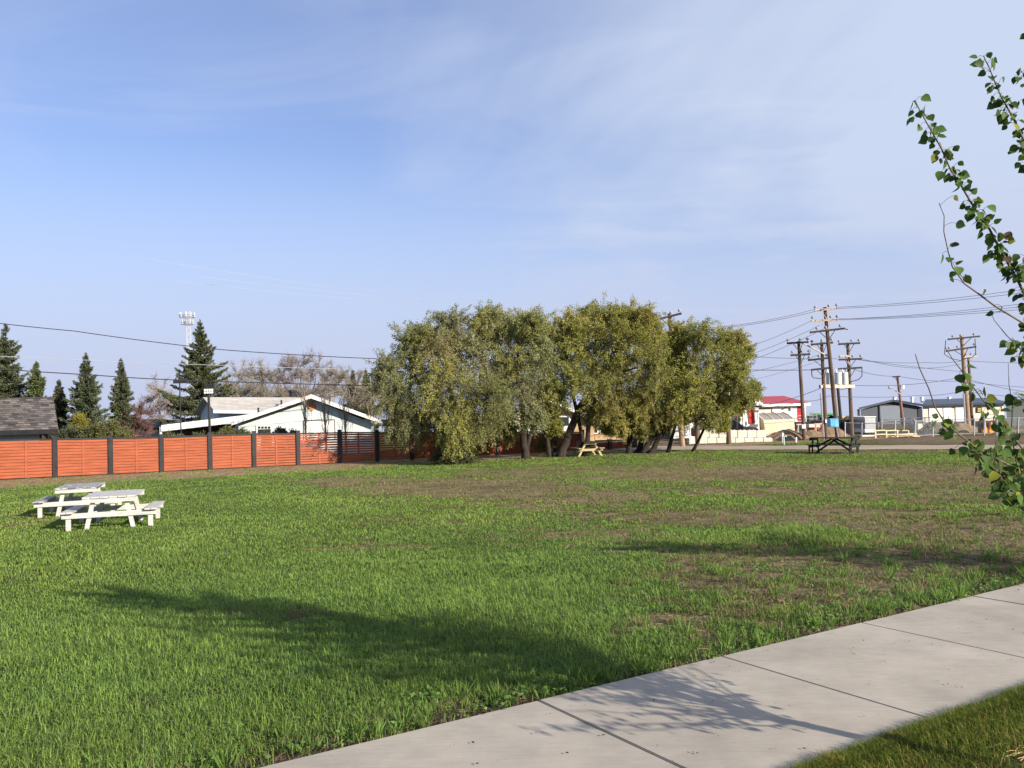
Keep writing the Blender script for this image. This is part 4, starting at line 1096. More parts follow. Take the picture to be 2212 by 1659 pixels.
for k, pts in enumerate(mbs):
    P = [at(*p) for p in pts]; mb = MB(); mb.tube(P, .03, 6)
    tag(mb.build('drop_cable', M_wire), ('dark cable loop hanging at the left platform pole', 'dark cable loop hanging at the right platform pole')[k], 'cable', 'cable loops')

# ------------------------------------------------------------------ yard beyond the road
# grey workshop
ws = thing('workshop', 'grey metal workshop with dark trim and pale overhead door', 'building', (at(1925, 905, 86).x, 86, FIELD))
Y0 = 86.0
ap, le, re = xz(1923, 863, Y0), xz(1850.5, 880.5, Y0), xz(1993, 874, Y0)
mb = MB(); mb.prism([(le[0] + .4, FIELD), (re[0] - .2, FIELD), (re[0] - .2, re[1] - .25), (ap[0], ap[1] - .25), (le[0] + .4, le[1] - .25)], Y0, Y0 + .01); mb.v = []; mb.f = []; gable(mb, [(le[0] + .4, FIELD), (re[0] - .2, FIELD), (re[0] - .2, re[1] - .25), (ap[0], ap[1] - .25), (le[0] + .4, le[1] - .25)], Y0, back(1935, 16)); mb.build('wall', M_greywall, ws)
mb = MB(); gable_roof(mb, le, ap, re, Y0 - .5, back(1935, 17), .22); mb.build('roof', M_bluroof, ws)
part('corner_panel', M_darktrim, ws, [(1983.5, 879, 1992.5, 925, Y0 - .06, .055)]); part('corner_panel', M_darktrim, ws, [(1853, 884, 1858, 925, Y0 - .06, .055)])
dr = part('overhead_door', M_greydoor, ws, [(1902, 876, 1945, 925, Y0 - .08, .075)]); part('frame', M_darktrim, dr, [(1899.5, 873.5, 1947.5, 875.8, Y0 - .1, .095), (1899.5, 876, 1901.7, 925, Y0 - .1, .095), (1945.3, 876, 1947.5, 925, Y0 - .1, .095)])
# white shop
sp = thing('shop_building', 'long cream shop with dark blue roof and white overhead doors', 'building', (at(2085, 910, 88).x, 88, FIELD))
Y0 = 88.0
a_, b_ = at(1993, 872.5, Y0), at(2168, 871, Y0); zt = b_.z + .1
spv = back(2100, 14)
mb = MB(); sweep(mb, [(a_.x, Y0, FIELD), (b_.x, Y0, FIELD), (b_.x, Y0, zt), (a_.x, Y0, zt)], spv); mb.build('wall', M_cream, sp)
rz = at(2060, 861, Y0 + 7).z; h = back(2100, 7.0); q0 = Vector((a_.x - .3, Y0 - .5, zt)); q1 = Vector((b_.x + .3, Y0 - .5, zt))
r0 = q0 + h; r0.z = rz; r1 = q1 + h - Vector((2.0, 0, 0)); r1.z = rz
mb = MB(); mb.slab([q0, q1, r1, r0], .2); mb.slab([r0 + Vector((0, .01, 0)), r1 + Vector((0, .01, 0)), q1 + h * 2.14, q0 + h * 2.14], .2)
mb.add([q1 + Vector((.01, 0, 0)), q1 + h * 2.14 + Vector((.01, 0, 0)), r1 + Vector((.01, 0, 0))], [(0, 1, 2)]); mb.build('roof', M_bluroof, sp)
for x0, x1 in ((2008, 2036), (2039, 2056), (2065, 2087)):
    dr = part('overhead_door', M_white, sp, [(x0, 877, x1, 925, Y0 - .08, .075)]); part('frame', M_greystucco, dr, [(x0 - .8, 875.6, x1 + .8, 876.8, Y0 - .1, .095)])
sg = part('sign_board', M_darktrim, sp, [(2110.5, 880, 2121.5, 891, Y0 - .12, .1)])
part('lettering', mat('sign_yellow', (.75, .60, .05), .5, .05, 3), sg, [(2112, 882.3, 2119.5, 883.5, Y0 - .14, .015), (2112, 885.2, 2120, 886.4, Y0 - .14, .015), (2112, 888, 2118.5, 889.2, Y0 - .14, .015)])
part('door', M_glass, sp, [(2122, 893, 2126, 925, Y0 - .08, .075)]); part('window', M_glass, sp, [(2129, 893, 2132, 905, Y0 - .08, .075)])
part('electric_panel', M_steel, sp, [(2100, 891, 2103, 898, Y0 - .3, .28)])
for px in (1932, 1970, 1991, 2050):
    mb = MB(); q = at(px, 863.5, Y0 + 6.4); mb.tube([q - Vector((0, 0, .3)), at(px, 859, Y0 + 6.4)], .16, 8); mb.tube([at(px, 859, Y0 + 6.4), at(px, 857.5, Y0 + 6.4)], .24, 8); mb.build('roof_vent', M_white, sp)
# dark house at the right
dh = thing('house', 'dark green grey house at the right edge behind the sapling', 'house', (at(2230, 900, 70).x, 70, FIELD))
Y0 = 70.0
ap, le, re = xz(2290, 832, Y0), xz(2163, 873, Y0), xz(2420, 868, Y0)
mb = MB(); mb.prism([(le[0] + .4, FIELD), (re[0] - .4, FIELD), (re[0] - .4, re[1] - .2), (ap[0], ap[1] - .2), (le[0] + .4, le[1] - .2)], Y0, Y0 + .01); mb.v = []; mb.f = []; gable(mb, [(le[0] + .4, FIELD), (re[0] - .4, FIELD), (re[0] - .4, re[1] - .2), (ap[0], ap[1] - .2), (le[0] + .4, le[1] - .2)], Y0, back(2250, 9)); mb.build('wall', siding('dark_green_siding', (.045, .06, .06), .2), dh)
mb = MB(); gable_roof(mb, le, ap, re, Y0 - .5, back(2260, 10), .2); mb.build('roof', M_roofdark, dh)

# dark container, low dark box, trailer
cn = thing('dump_container', 'long black steel container behind the chain link fence', 'container', (at(1820, 935, 64).x, 64, FIELD))
mb = MB(); pbox(mb, 1776, 907.5, 1866, 936, 64, 2.4); mb.build('body', M_dark, cn, bevel=.04)
mb = MB()
for k in range(13): pbox(mb, 1779 + 6.8 * k, 909, 1780.2 + 6.8 * k, 934, 63.9, .098)
pbox(mb, 1776, 906, 1866, 907.6, 63.88, .12); mb.build('rib', M_dark, cn)
cn2 = thing('skip_bin', 'low black bin behind the red machinery', 'container', (at(1745, 925, 68).x, 68, FIELD))
mb = MB(); pbox(mb, 1724, 913, 1775, 932, 73, 2); mb.build('body', M_dark, cn2, bevel=.03)
mb = MB(); pbox(mb, 1723, 911.7, 1776, 913.2, 72.9, 2.2); mb.build('rim', M_darktrim, cn2)
tr_ = thing('cargo_trailer', 'silver grey boxy cargo trailer inside the fenced yard', 'trailer', (at(1879, 935, 62).x, 62, FIELD))
mb = MB(); pbox(mb, 1868, 901.5, 1892, 926, 62, 3.2); mb.build('body', M_steel, tr_, bevel=.03)
part('lower_panel', M_white, tr_, [(1868.5, 926.2, 1891.5, 934, 61.98, 3.0)]); part('roof_edge', M_white, tr_, [(1867.3, 899.8, 1892.7, 901.4, 61.95, 3.3)])
mb = MB()
for dx in (-.35, .35):
    q = at(1880, 937, 62.6); mb.tube([(q.x + dx - .0, 62.05, FIELD + .3), (q.x + dx, 62.25, FIELD + .3)], .3, 12)
mb.build('wheel', M_darktrim, tr_)
# green machine and yellow machine tops
gm = thing('grain_cart', 'green farm machine box seen over the black container', 'machine', (at(1785, 915, 82).x, 82, FIELD))
mb = MB(); pbox(mb, 1774, 896, 1800, 918, 82, 2.5); pbox(mb, 1771, 893, 1802, 896, 81.8, 2.9); mb.build('body', M_green, gm)
mb = MB(); pbox(mb, 1758, 903, 1770, 918, 82.4, 2); mb.build('hopper', M_green, gm)
mb = MB(); pbox(mb, 1757, 898, 1774, 902.6, 82.5, 1.8); mb.build('hopper_cover', M_darktrim, gm)
mb = MB()
for px in (1764, 1780, 1796):
    q = at(px, 920, 82.2); mb.tube([(q.x, 82.0, FIELD + .55), (q.x, 82.4, FIELD + .55)], .55, 14)
mb.build('wheel', M_darktrim, gm)
ym = thing('loader_cab', 'yellow machine roof seen over the black container', 'machine', (at(1823, 915, 84).x, 84, FIELD))
mb = MB(); pbox(mb, 1815, 899.5, 1832, 904, 84, 1.6); mb.build('roof', M_yel, ym); mb = MB(); pbox(mb, 1817, 904.2, 1830, 922, 84.2, 1.2); mb.build('cab', M_glass, ym)
mb = MB(); pbox(mb, 1808, 910, 1838, 922, 84.4, 2.2); mb.build('body', M_darktrim, ym)
mb = MB()
for px in (1812, 1834):
    q = at(px, 925, 84); mb.tube([(q.x, 83.9, FIELD + .5), (q.x, 84.3, FIELD + .5)], .5, 14)
mb.build('wheel', M_darktrim, ym)
# scaffold ladder frame by the red roofed building
sc = thing('scaffold', 'pale steel scaffold frame beside the red roofed building', 'scaffold', (at(1755, 915, 77).x, 77, FIELD))
mb = MB()
for px in (1742.5, 1750, 1756, 1764):
    q = at(px + .8, 905, 77); mb.tube([Vector((q.x, 77 + (px % 3) * .3, FIELD)), at(px, 888 if px < 1763 else 886, 77)], .03, 5)
for py in (898, 905, 912, 919):
    mb.tube([at(1742, py, 77), at(1764, py - .4, 77)], .026, 5)
mb.tube([at(1751, 904, 77), at(1763, 918, 77)], .024, 5); mb.build('frame', M_steel, sc)
sc2 = thing('ladder_rack', 'thin white wire frame leaning in front of the red stripe', 'rack', (at(1722, 915, 75.5).x, 75.5, FIELD))
mb = MB()
for px in (1716, 1722, 1734): mb.tube([Vector((at(px, 915, 75.5).x, 75.5, FIELD)), at(px, 898, 75.5)], .022, 5)
for py in (898, 904, 910, 917): mb.tube([at(1716, py, 75.5), at(1734, py, 75.5)], .02, 5)
mb.build('frame', M_white, sc2)
# red mixer tank and sawhorses
mx_ = thing('mixer_tank', 'rusty red tank machine with a cream top standing on the soil heap', 'machine', (at(1762, 935, 60).x, 60, FIELD))
mb = MB(); a_, b_ = at(1749, 927, 60), at(1780, 923, 60.5); mb.tube([a_, a_.lerp(b_, .1), a_.lerp(b_, .9), b_], [.12, .33, .36, .2], 14); mb.build('drum', M_rust, mx_)
mb = MB(); pbox(mb, 1748, 916, 1771, 923, 59.7, .5); mb.build('hood', M_cream, mx_)
mb = MB()
for px in (1754, 1774): q = at(px, 930, 60.2); mb.tube([(q.x, 60.2, FIELD), (q.x, 60.2, q.z)], .05, 6)
mb.build('leg', M_rust, mx_)
def sawhorse(px, Y, label, m):
    q = at(px, 938, Y); q.z = FIELD + .35
    t = thing('sawhorse', label, 'sawhorse', q, 'sawhorses on the soil heap')
    mb = MB(); mb.obox(q + Vector((-.35, 0, .62)), q + Vector((.35, .1, .62)), .06, .09); mb.build('beam', m, t)
    for s1 in (-1, 1):
        for s2 in (-1, 1):
            mb = MB(); mb.obox(q + Vector((s1 * .22, .02 * s2, .6)), q + Vector((s1 * .32, .26 * s2, -.25)), .05, .05, up=(1, 0, 0)); mb.build('leg', m, t)
sawhorse(1770, 58.5, 'pale pink sawhorse in front of the red tank', mat('faded_red_wood', (.55, .30, .26), .8, .2, 4))
sawhorse(1732, 58.5, 'grey sawhorse beside the leftmost clustered pole', M_armlight)
# soil heaps
def heap(name, label, px, py, Y, w, d, h, seed, m=None):
    b_ = at(px, py, Y); rng = np.random.RandomState(seed)
    u = np.linspace(-1.25, 1.25, 56); v = np.linspace(-1.25, 1.25, 40); U_, V_ = np.meshgrid(u, v); U_ = U_.reshape(-1); V_ = V_.reshape(-1)
    rr_ = np.sqrt(U_ ** 2 + V_ ** 2)
    n_ = fbm(U_ + seed, V_, .5, seed); n2_ = fbm(U_ * 3 + seed, V_ * 3, .45, seed + 9)
    z = h * np.clip(1 - rr_ ** 1.25 + (n_ - .5) * .45, -.06, 1.2) + (n2_ - .5) * .12 * h * (rr_ < 1.05)
    P = np.stack([b_.x + U_ * w, Y + V_ * d, FIELD + z - .02], 1); nx_ = 56
    i_ = (np.arange(39)[:, None] * nx_ + np.arange(55)[None]).reshape(-1)
    o = np_mesh(name, P, np.stack([i_, i_ + 1, i_ + nx_ + 1, i_ + nx_], 1), None, None, m or M_soil, smooth=True)
    return tag(o, label, 'soil heap', 'soil heaps in the yard')
M_sandsoil = mat('sandy_soil', (.19, .135, .085), .95, .35, 5, .8, 9)
heap('soil_heap', 'large dark mound of soil inside the chain link fence', 2018, 950, 57.6, 1.35, 1.2, 1.0, 3)
heap('soil_heap', 'rough brown soil heap in front of the tan shelter', 1700, 948, 56.5, 1.9, 1.0, .75, 5, M_sandsoil)
heap('soil_heap', 'sandy soil heap between the clustered poles', 1790, 945, 60, 1.5, 1.2, .95, 6, M_sandsoil)
heap('soil_heap', 'low soil heap below the red tank', 1752, 948, 58, 1.6, 1.2, .62, 7, M_sandsoil)
heap('soil_heap', 'low dark soil heap under the white railing', 1925, 955, 58.8, 3.0, 1.0, .34, 8)
heap('soil_heap', 'tan soil heap right of the dark mound', 2075, 950, 61, 1.6, 1.2, .75, 9, M_sandsoil)
# marker posts by the road
def marker(px, y0, y1, Y, label, m1, m2=None):
    q = at(px, y1, Y); q = Vector((q.x, q.y, FIELD)); t = thing('marker_post', label, 'post', q, 'marker posts by the road')
    top = at(px, y0, Y)
    mb = MB(); mb.tube([q - Vector((0, 0, .05)), q.lerp(top, .62)], .06, 8); mb.build('post', m1, t)
    mb = MB(); mb.tube([q.lerp(top, .621), top], .065, 8); mb.build('cap', m2 or m1, t)
marker(1690, 935, 961, 53, 'white capped steel post by the road left of the clustered poles', M_steel, M_white)
marker(1719.5, 938, 961.5, 53, 'short white post with dark top by the road', M_white, M_dark)
pp = thing('bent_pipe', 'short pale blue pipe with bent top beside the capped post', 'pipe', gp(1695, 961))
mb = MB(); q = gp(1694, 961); mb.tube([q, q + Vector((0, 0, .45)), q + Vector((.04, 0, .52)), q + Vector((.13, 0, .53)), q + Vector((.16, 0, .47))], .035, 7); mb.build('pipe', mat('pale_blue_pipe', (.45, .62, .62), .5), pp)

# concrete blocks behind the mound
cb = thing('concrete_blocks', 'cream concrete block row behind the dark mound', 'wall', (at(1996, 935, 68).x, 68, FIELD))
for k in range(3):
    x0 = 1975 + 15 * k; part('block', M_conc, cb, [(x0 + .2, 915.5, x0 + 14.8, 936, 68, .8), (x0 + 5, 913.8, x0 + 9, 915.6, 68.3, .2)])
# white railing lying in the yard
wr = thing('wooden_railing', 'new pale wooden railing frame standing in the yard before the trailer', 'railing', gp(1927, 958))
mb = MB(); Yw = 55.5
for px in (1890.5, 1914, 1938, 1962): pbox(mb, px, 928.5 + (px - 1890) * .01, px + 2.6, 951, Yw, .09)
mb.build('post', mat('new_pale_wood', (.66, .54, .34), .7, .12, 4), wr)
mb = MB()
for y_ in (928.5, 937.0, 947): pbox(mb, 1893.2, y_, 1913.8, y_ + 2.4, Yw + .02, .05); pbox(mb, 1916.8, y_ + .2, 1937.8, y_ + 2.6, Yw + .02, .05); pbox(mb, 1940.8, y_ + .4, 1961.8, y_ + 2.8, Yw + .02, .05)
mb.build('rail', MATS['new_pale_wood'], wr)
lp = thing('lumber_pile', 'loose pale boards lying on the soil under the railing', 'lumber', gp(1945, 955))
rl = random.Random(6)
for k in range(9):
    q = at(1950 + rl.uniform(-18, 18), 951, 54.8 + rl.uniform(-.3, .3)); q.z = FIELD + .06 + .05 * k * .5
    d = Vector((1, rl.uniform(-.15, .15), rl.uniform(-.06, .04))).normalized() * rl.uniform(.5, 1.1)
    mb = MB(); mb.obox(q - d, q + d, .13, .035); mb.build('board', MATS['new_pale_wood'] if k % 2 else M_armlight, lp)
wb = thing('steel_bench', 'low grey steel frame between the container and the railing', 'frame', gp(1878, 950))
mb = MB(); pbox(mb, 1863, 940, 1893, 942.6, 58, .6); mb.build('top', M_white, wb)
mb = MB()
for px in (1866, 1889): q = at(px, 943, 58.1); mb.tube([(q.x, 58.1, FIELD), (q.x, 58.1, q.z)], .05, 6)
mb.build('leg', M_darktrim, wb)

# orange attachments
for k, (px, lab) in enumerate(((2130, 'left of two orange steel attachments near the fence corner'), (2144, 'right of two orange steel attachments near the fence corner'))):
    q = at(px, 945, 58.5); t = thing('loader_attachment', lab, 'attachment', (q.x, 58.5, FIELD), 'orange attachments')
    s_ = .13
    mb = MB(); mb.prism([(q.x - .16, FIELD), (q.x + .12, FIELD), (q.x + .12, FIELD + .3), (q.x + .04, FIELD + .45), (q.x + .03, FIELD + .75), (q.x - .05, FIELD + .75), (q.x - .06, FIELD + .4), (q.x - .2, FIELD + .12)], 58.5, 58.75); mb.build('blade', M_org, t)
    mb = MB(); mb.box(q.x - .22, q.x + .24, 58.78, 59.1, FIELD, FIELD + .72); mb.build('back_frame', M_dark, t)

# chain link fences
def chain_mesh_mat():
    m = bpy.data.materials.new('chain_link_mesh'); m.use_nodes = True; nt = m.node_tree; N = nt.nodes; L = nt.links
    b = N['Principled BSDF']; b.inputs['Base Color'].default_value = (.35, .36, .38, 1); b.inputs['Metallic'].default_value = .5; b.inputs['Roughness'].default_value = .5
    tc = N.new('ShaderNodeTexCoord'); mp = N.new('ShaderNodeMapping'); mp.inputs['Rotation'].default_value = (0, math.radians(45), 0); mp.inputs['Scale'].default_value = (14, 14, 14)
    L.new(tc.outputs['Object'], mp.inputs[0]); sx = N.new('ShaderNodeSeparateXYZ'); L.new(mp.outputs[0], sx.inputs[0])
    def edge(o):
        f = N.new('ShaderNodeMath'); f.operation = 'FRACT'; L.new(o, f.inputs[0]); g_ = N.new('ShaderNodeMath'); g_.operation = 'LESS_THAN'; g_.inputs[1].default_value = .07; L.new(f.outputs[0], g_.inputs[0]); return g_.outputs[0]
    mx = N.new('ShaderNodeMath'); mx.operation = 'MAXIMUM'; L.new(edge(sx.outputs['X']), mx.inputs[0]); L.new(edge(sx.outputs['Z']), mx.inputs[1])
    tr = N.new('ShaderNodeBsdfTransparent'); mix = N.new('ShaderNodeMixShader'); L.new(mx.outputs[0], mix.inputs[0]); L.new(tr.outputs[0], mix.inputs[1]); L.new(b.outputs[0], mix.inputs[2]); L.new(mix.outputs[0], N['Material Output'].inputs[0])
    return m
M_chain = chain_mesh_mat()
def chainlink(posts, label, bottom=True, r=.032):
    P = [(at(px, y1, Y), at(px, y0, Y)) for px, y0, y1, Y in posts]
    P = [(Vector((a.x, a.y, FIELD)), b) for a, b in P]
    t = thing('chain_link_fence', label, 'fence', P[0][0], 'chain link fences')
    for a, b in P:
        mb = MB(); mb.tube([a, b], r * 1.25, 7); mb.build('post', M_steel, t)
    for (a, b), (c_, d) in zip(P, P[1:]):
        mb = MB(); mb.tube([b - Vector((0, 0, .05)), d - Vector((0, 0, .05))], r * .8, 6)
        if bottom: mb.tube([a + Vector((0, 0, .12)), c_ + Vector((0, 0, .12))], r * .7, 6)
        mb.build('rail', M_steel, t)
        mb = MB(); mb.add([a + Vector((0, .02, .1)), c_ + Vector((0, .02, .1)), d + Vector((0, .02, -.05)), b + Vector((0, .02, -.05))], [(0, 1, 2, 3)]); mb.build('mesh', M_chain, t)
    return t
chainlink([(1825.5, 911.5, 949, 57.5), (1862, 913, 950, 57), (1898, 912.5, 955, 56.3), (1934, 909, 957, 55.6), (1975, 906, 959, 55)], 'chain link fence around the yard with the silver trailer', bottom=False)
chainlink([(1977.5, 908, 958, 54.9), (2015.5, 906.5, 956, 55.2), (2055, 905, 957, 55.5)], 'chain link gate in front of the dark mound')
chainlink([(2058.5, 905, 957, 55.5), (2105, 903.5, 957, 55.2), (2127, 903, 957, 55), (2151, 900.5, 961, 54.8)], 'chain link gate in front of the orange attachments')
chainlink([(2154, 902, 961, 54.7), (2200, 901, 961, 54.5), (2260, 900, 961, 54.3)], 'chain link fence running off at the right edge', bottom=False)
chainlink([(1905, 905, 940, 69), (1953, 902.5, 940, 68.5), (1998, 901, 940, 68), (2050, 899, 940, 67.5)], 'farther chain link fence in front of the grey workshop', bottom=False)

# ------------------------------------------------------------------ trees
def curve3(a, b, bend, n=6):
    """points from a to b with a sideways bend"""
    a, b = np.asarray(a, float), np.asarray(b, float); out = []
    for k in range(n):
        t = k / (n - 1); out.append(a * (1 - t) + b * t + np.asarray(bend) * 4 * t * (1 - t))
    return out

def leafy_tree(name, label, base, trunks, clumps, seed, Y, pal, leaf=.088, per=34, nb=46, droop=.5, group=None, cat='tree', twig_r=.010, ydep=(-.5, .5)):
    """trunks: lists of (px,py,dy,radius) polylines; clumps: (px,py,radius_px[,trunk index])"""
    rng = np.random.RandomState(seed)
    b = gp(*base)
    t = thing(name, label, cat, b, group)
    ends = []; mb = MB()
    Yb = b.y
    for tr in trunks:
        P = []
        for k, (px, py, dy, r) in enumerate(tr):
            q = at(px, py, Yb + dy)
            if k == 0: q = Vector((q.x, q.y, FIELD - .1))
            P.append(q)
        # smooth
        pts = []; rs = []
        for k in range(len(P) - 1):
            for s_ in range(4):
                f = s_ / 4; q = P[k].lerp(P[k + 1], f)
                q += Vector(rng.normal(0, .03, 3)) * (1 if s_ else 0); pts.append(q); rs.append(tr[k][3] * (1 - f) + tr[k + 1][3] * f)
        pts.append(P[-1]); rs.append(tr[-1][3])
        rs[0] *= 1.35
        mb.tube(pts, rs, 9); ends.append((pts, rs))
    lim = mb; tw = MB(); PP, DD, LL, WW, CC = [], [], [], [], []
    for c_ in clumps:
        px, py, rp = c_[:3]
        dy = rng.uniform(*ydep)
        c = np.array(at(px, py, Yb + dy)); r = 1.12 * rp / (FPX / Yb)
        # limb from nearest trunk point
        if ends:
            best = None
            for pts, rs in ends:
                for k in range(len(pts) // 3, len(pts)):
                    q = np.array(pts[k]); d_ = np.linalg.norm(q - c) + (0.9 * max(0, q[2] - c[2] + .3))
                    if best is None or d_ < best[0]: best = (d_, q, rs[k])
            q = best[1]; r0 = min(best[2] * .6, .09)
            path = curve3(q, c, rng.normal(0, .12, 3) + np.array([0, 0, .18]), 6)
            lim.tube([Vector(p) for p in path], list(np.linspace(r0, .025, 6)), 6)
        pc = np.array(pal[rng.randint(len(pal))]) * rng.uniform(.85, 1.15)
        for k in range(nb):
            d = rng.normal(size=3); d /= np.linalg.norm(d)
            d[2] = d[2] * .9 + .15
            up = d[2] > .25
            L_ = r * rng.uniform(.65, 1.25) * (1.45 if up and rng.uniform() < .16 else 1)
            s0 = c + rng.normal(0, .22 * r, 3)
            npt = 7; pts = []
            g_ = droop * (0.25 if up else 1.0) * r
            for j in range(npt):
                f = j / (npt - 1)
                pts.append(s0 + d * L_ * f + np.array([0, 0, -g_ * f * f]) + rng.normal(0, .025, 3))
            tw.tube([Vector(p) for p in pts], list(np.linspace(twig_r, twig_r * .4, npt)), 3, cap=False)
            pts = np.array(pts)
            n = int(per * rng.uniform(.6, 1.3))
            f = rng.uniform(.18, 1, n) ** .8 * (npt - 1); i0 = np.clip(f.astype(int), 0, npt - 2); fr = (f - i0)[:, None]
            p = pts[i0] * (1 - fr) + pts[i0 + 1] * fr + rng.normal(0, .06, (n, 3))
            tan = unit(pts[i0 + 1] - pts[i0])
            dd = unit(tan * .5 + rng.normal(0, .7, (n, 3)) + np.array([0, 0, -.15]))
            PP.append(p); DD.append(dd); l = leaf * rng.uniform(.6, 1.3, n); LL.append(l); WW.append(l * rng.uniform(.35, .55, n))
            CC.append(pc * rng.uniform(.65, 1.3, (n, 1)) * (1 + rng.normal(0, .07, (n, 3))))
    lim.build('trunk', M_trunk, t, smooth=True)
    tw.build('twigs', M_twig, t)
    V, Q = leaf_cards(np.concatenate(PP), np.concatenate(DD), np.concatenate(LL), np.concatenate(WW), rng)
    np_mesh('crown', V, Q, None, np.clip(np.repeat(np.concatenate(CC), 4, 0), 0, 1), M_leaf, t)
    return t

OL = [(.27, .275, .080), (.28, .28, .075), (.245, .255, .090), (.29, .265, .10)]
GR = [(.26, .265, .13), (.225, .24, .11), (.265, .25, .10), (.20, .215, .075)]
YG = [(.285, .29, .068), (.27, .275, .066), (.30, .275, .080), (.245, .25, .078)]
leafy_tree('willow_tree', 'leftmost wide willow with grey green crown drooping to the fence', (1000, 997),
    [[(1005, 997, 0, .20), (1000, 940, 0, .17), (975, 860, .1, .13), (960, 770, 0, .07)], [(1002, 960, 0, .13), (930, 880, -.3, .10), (890, 800, -.2, .05)], [(1000, 940, 0, .13), (1035, 840, .3, .10), (1045, 750, .2, .05)]],
    [(835, 800, 34), (850, 855, 40), (880, 745, 36), (915, 725, 32), (895, 810, 50), (975, 700, 34), (945, 755, 50), (985, 760, 46), (955, 830, 55), (865, 905, 34), (900, 900, 38), (935, 895, 45), (1010, 850, 55), (1000, 905, 42), (1035, 705, 36), (1060, 690, 28), (1040, 775, 50), (1060, 860, 45), (985, 930, 30), (850, 920, 18), (1040, 918, 28)],
    11, 43, GR + OL[:2], droop=.75, per=104, nb=98, ydep=(-3.2, .6))
leafy_tree('bush', 'dense dark green shrub growing at the foot of the leftmost willow', (985, 1003),
    [[(985, 1003, 0, .05), (985, 975, 0, .03)]], [(965, 985, 26), (995, 980, 28), (1015, 990, 22), (945, 992, 18), (985, 965, 24)], 12, 43, [(.05, .085, .02), (.075, .10, .025)], droop=.3, per=26, nb=40, cat='bush')
leafy_tree('willow_tree', 'willow with one upright brown trunk left of the leaning trunks', (1133, 991),
    [[(1136, 991, 0, .22), (1131, 950, 0, .18), (1128, 880, 0, .15), (1120, 790, 0, .09), (1115, 720, 0, .04)], [(1130, 920, 0, .12), (1165, 850, .2, .09), (1180, 770, 0, .04)]],
    [(1095, 712, 30), (1125, 705, 32), (1150, 700, 26), (1110, 775, 46), (1155, 725, 34), (1165, 780, 42), (1125, 840, 50), (1085, 900, 36), (1095, 925, 24), (1170, 850, 42), (1180, 895, 24), (1155, 905, 20), (1080, 820, 42)],
    13, 43.5, OL + GR[:2], droop=.45, per=104, nb=98, ydep=(-2.3, 1.0))
leafy_tree('willow_tree', 'willow with thick dark trunk leaning right behind the pine table', (1212, 987),
    [[(1210, 987, 0, .25), (1225, 945, 0, .21), (1246, 895, 0, .19), (1262, 868, 0, .20), (1300, 835, .2, .12), (1345, 800, .3, .08), (1385, 760, .2, .04)],
     [(1262, 868, 0, .14), (1280, 800, .2, .10), (1285, 740, .1, .06), (1310, 700, 0, .03)], [(1190, 988, .3, .15), (1182, 950, .3, .12), (1170, 905, .3, .08), (1175, 840, .3, .05)], [(1260, 872, 0, .12), (1230, 800, 0, .08), (1215, 740, 0, .04)]],
    [(1190, 722, 30), (1180, 770, 36), (1235, 708, 32), (1265, 696, 30), (1300, 688, 32), (1340, 685, 28), (1375, 690, 30), (1395, 690, 22), (1422, 742, 22), (1215, 780, 44), (1260, 750, 44), (1310, 735, 46), (1360, 735, 44), (1395, 720, 34), (1300, 790, 50), (1350, 800, 48), (1255, 815, 36), (1205, 845, 34), (1192, 915, 20), (1315, 860, 40), (1280, 885, 26), (1355, 870, 40), (1410, 790, 40)],
    14, 45, YG + OL[:2], droop=.45, per=104, nb=98, ydep=(-2.3, 1.0))
leafy_tree('willow_tree', 'willow with a pair of short dark trunks between the leaning ones', (1368, 979),
    [[(1358, 979, 0, .17), (1362, 935, 0, .15), (1366, 890, 0, .12), (1380, 820, 0, .06)], [(1375, 979, .2, .17), (1392, 930, .2, .14), (1400, 880, .2, .10), (1425, 800, .2, .05)]],
    [(1330, 905, 26), (1360, 905, 30), (1395, 870, 40), (1425, 840, 44), (1440, 780, 42), (1410, 905, 26), (1385, 922, 16), (1310, 912, 16), (1340, 925, 13), (1460, 728, 30), (1425, 752, 26), (1420, 800, 34), (1455, 810, 36), (1450, 880, 30)],
    15, 46, YG, droop=.55, per=104, nb=98, ydep=(-2.3, 1.0))
leafy_tree('willow_tree', 'rightmost willow whose low double trunk sweeps far to the right', (1398, 979),
    [[(1385, 979, 0, .16), (1412, 940, 0, .15), (1445, 917, 0, .14), (1490, 910, 0, .11), (1535, 895, 0, .06)], [(1402, 979, -.2, .16), (1425, 945, -.2, .14), (1450, 920, 0, .13), (1490, 850, 0, .10), (1540, 790, .1, .06), (1580, 745, 0, .03)], [(1440, 925, 0, .10), (1480, 830, .3, .07), (1500, 760, .2, .03)], [(1490, 860, 0, .08), (1560, 845, 0, .05), (1600, 830, 0, .03)]],
    [(1490, 725, 26), (1520, 730, 28), (1560, 735, 26), (1595, 738, 20), (1480, 780, 38), (1530, 785, 42), (1580, 785, 34), (1610, 760, 14), (1500, 840, 42), (1550, 835, 40), (1595, 830, 30), (1620, 850, 20), (1475, 890, 28), (1520, 880, 32), (1565, 880, 26), (1600, 868, 18), (1630, 838, 10), (1560, 915, 14), (1535, 905, 16), (1590, 800, 26)],
    16, 46, YG + OL[:1], droop=.5, per=100, nb=74, ydep=(-1.8, 1.2))

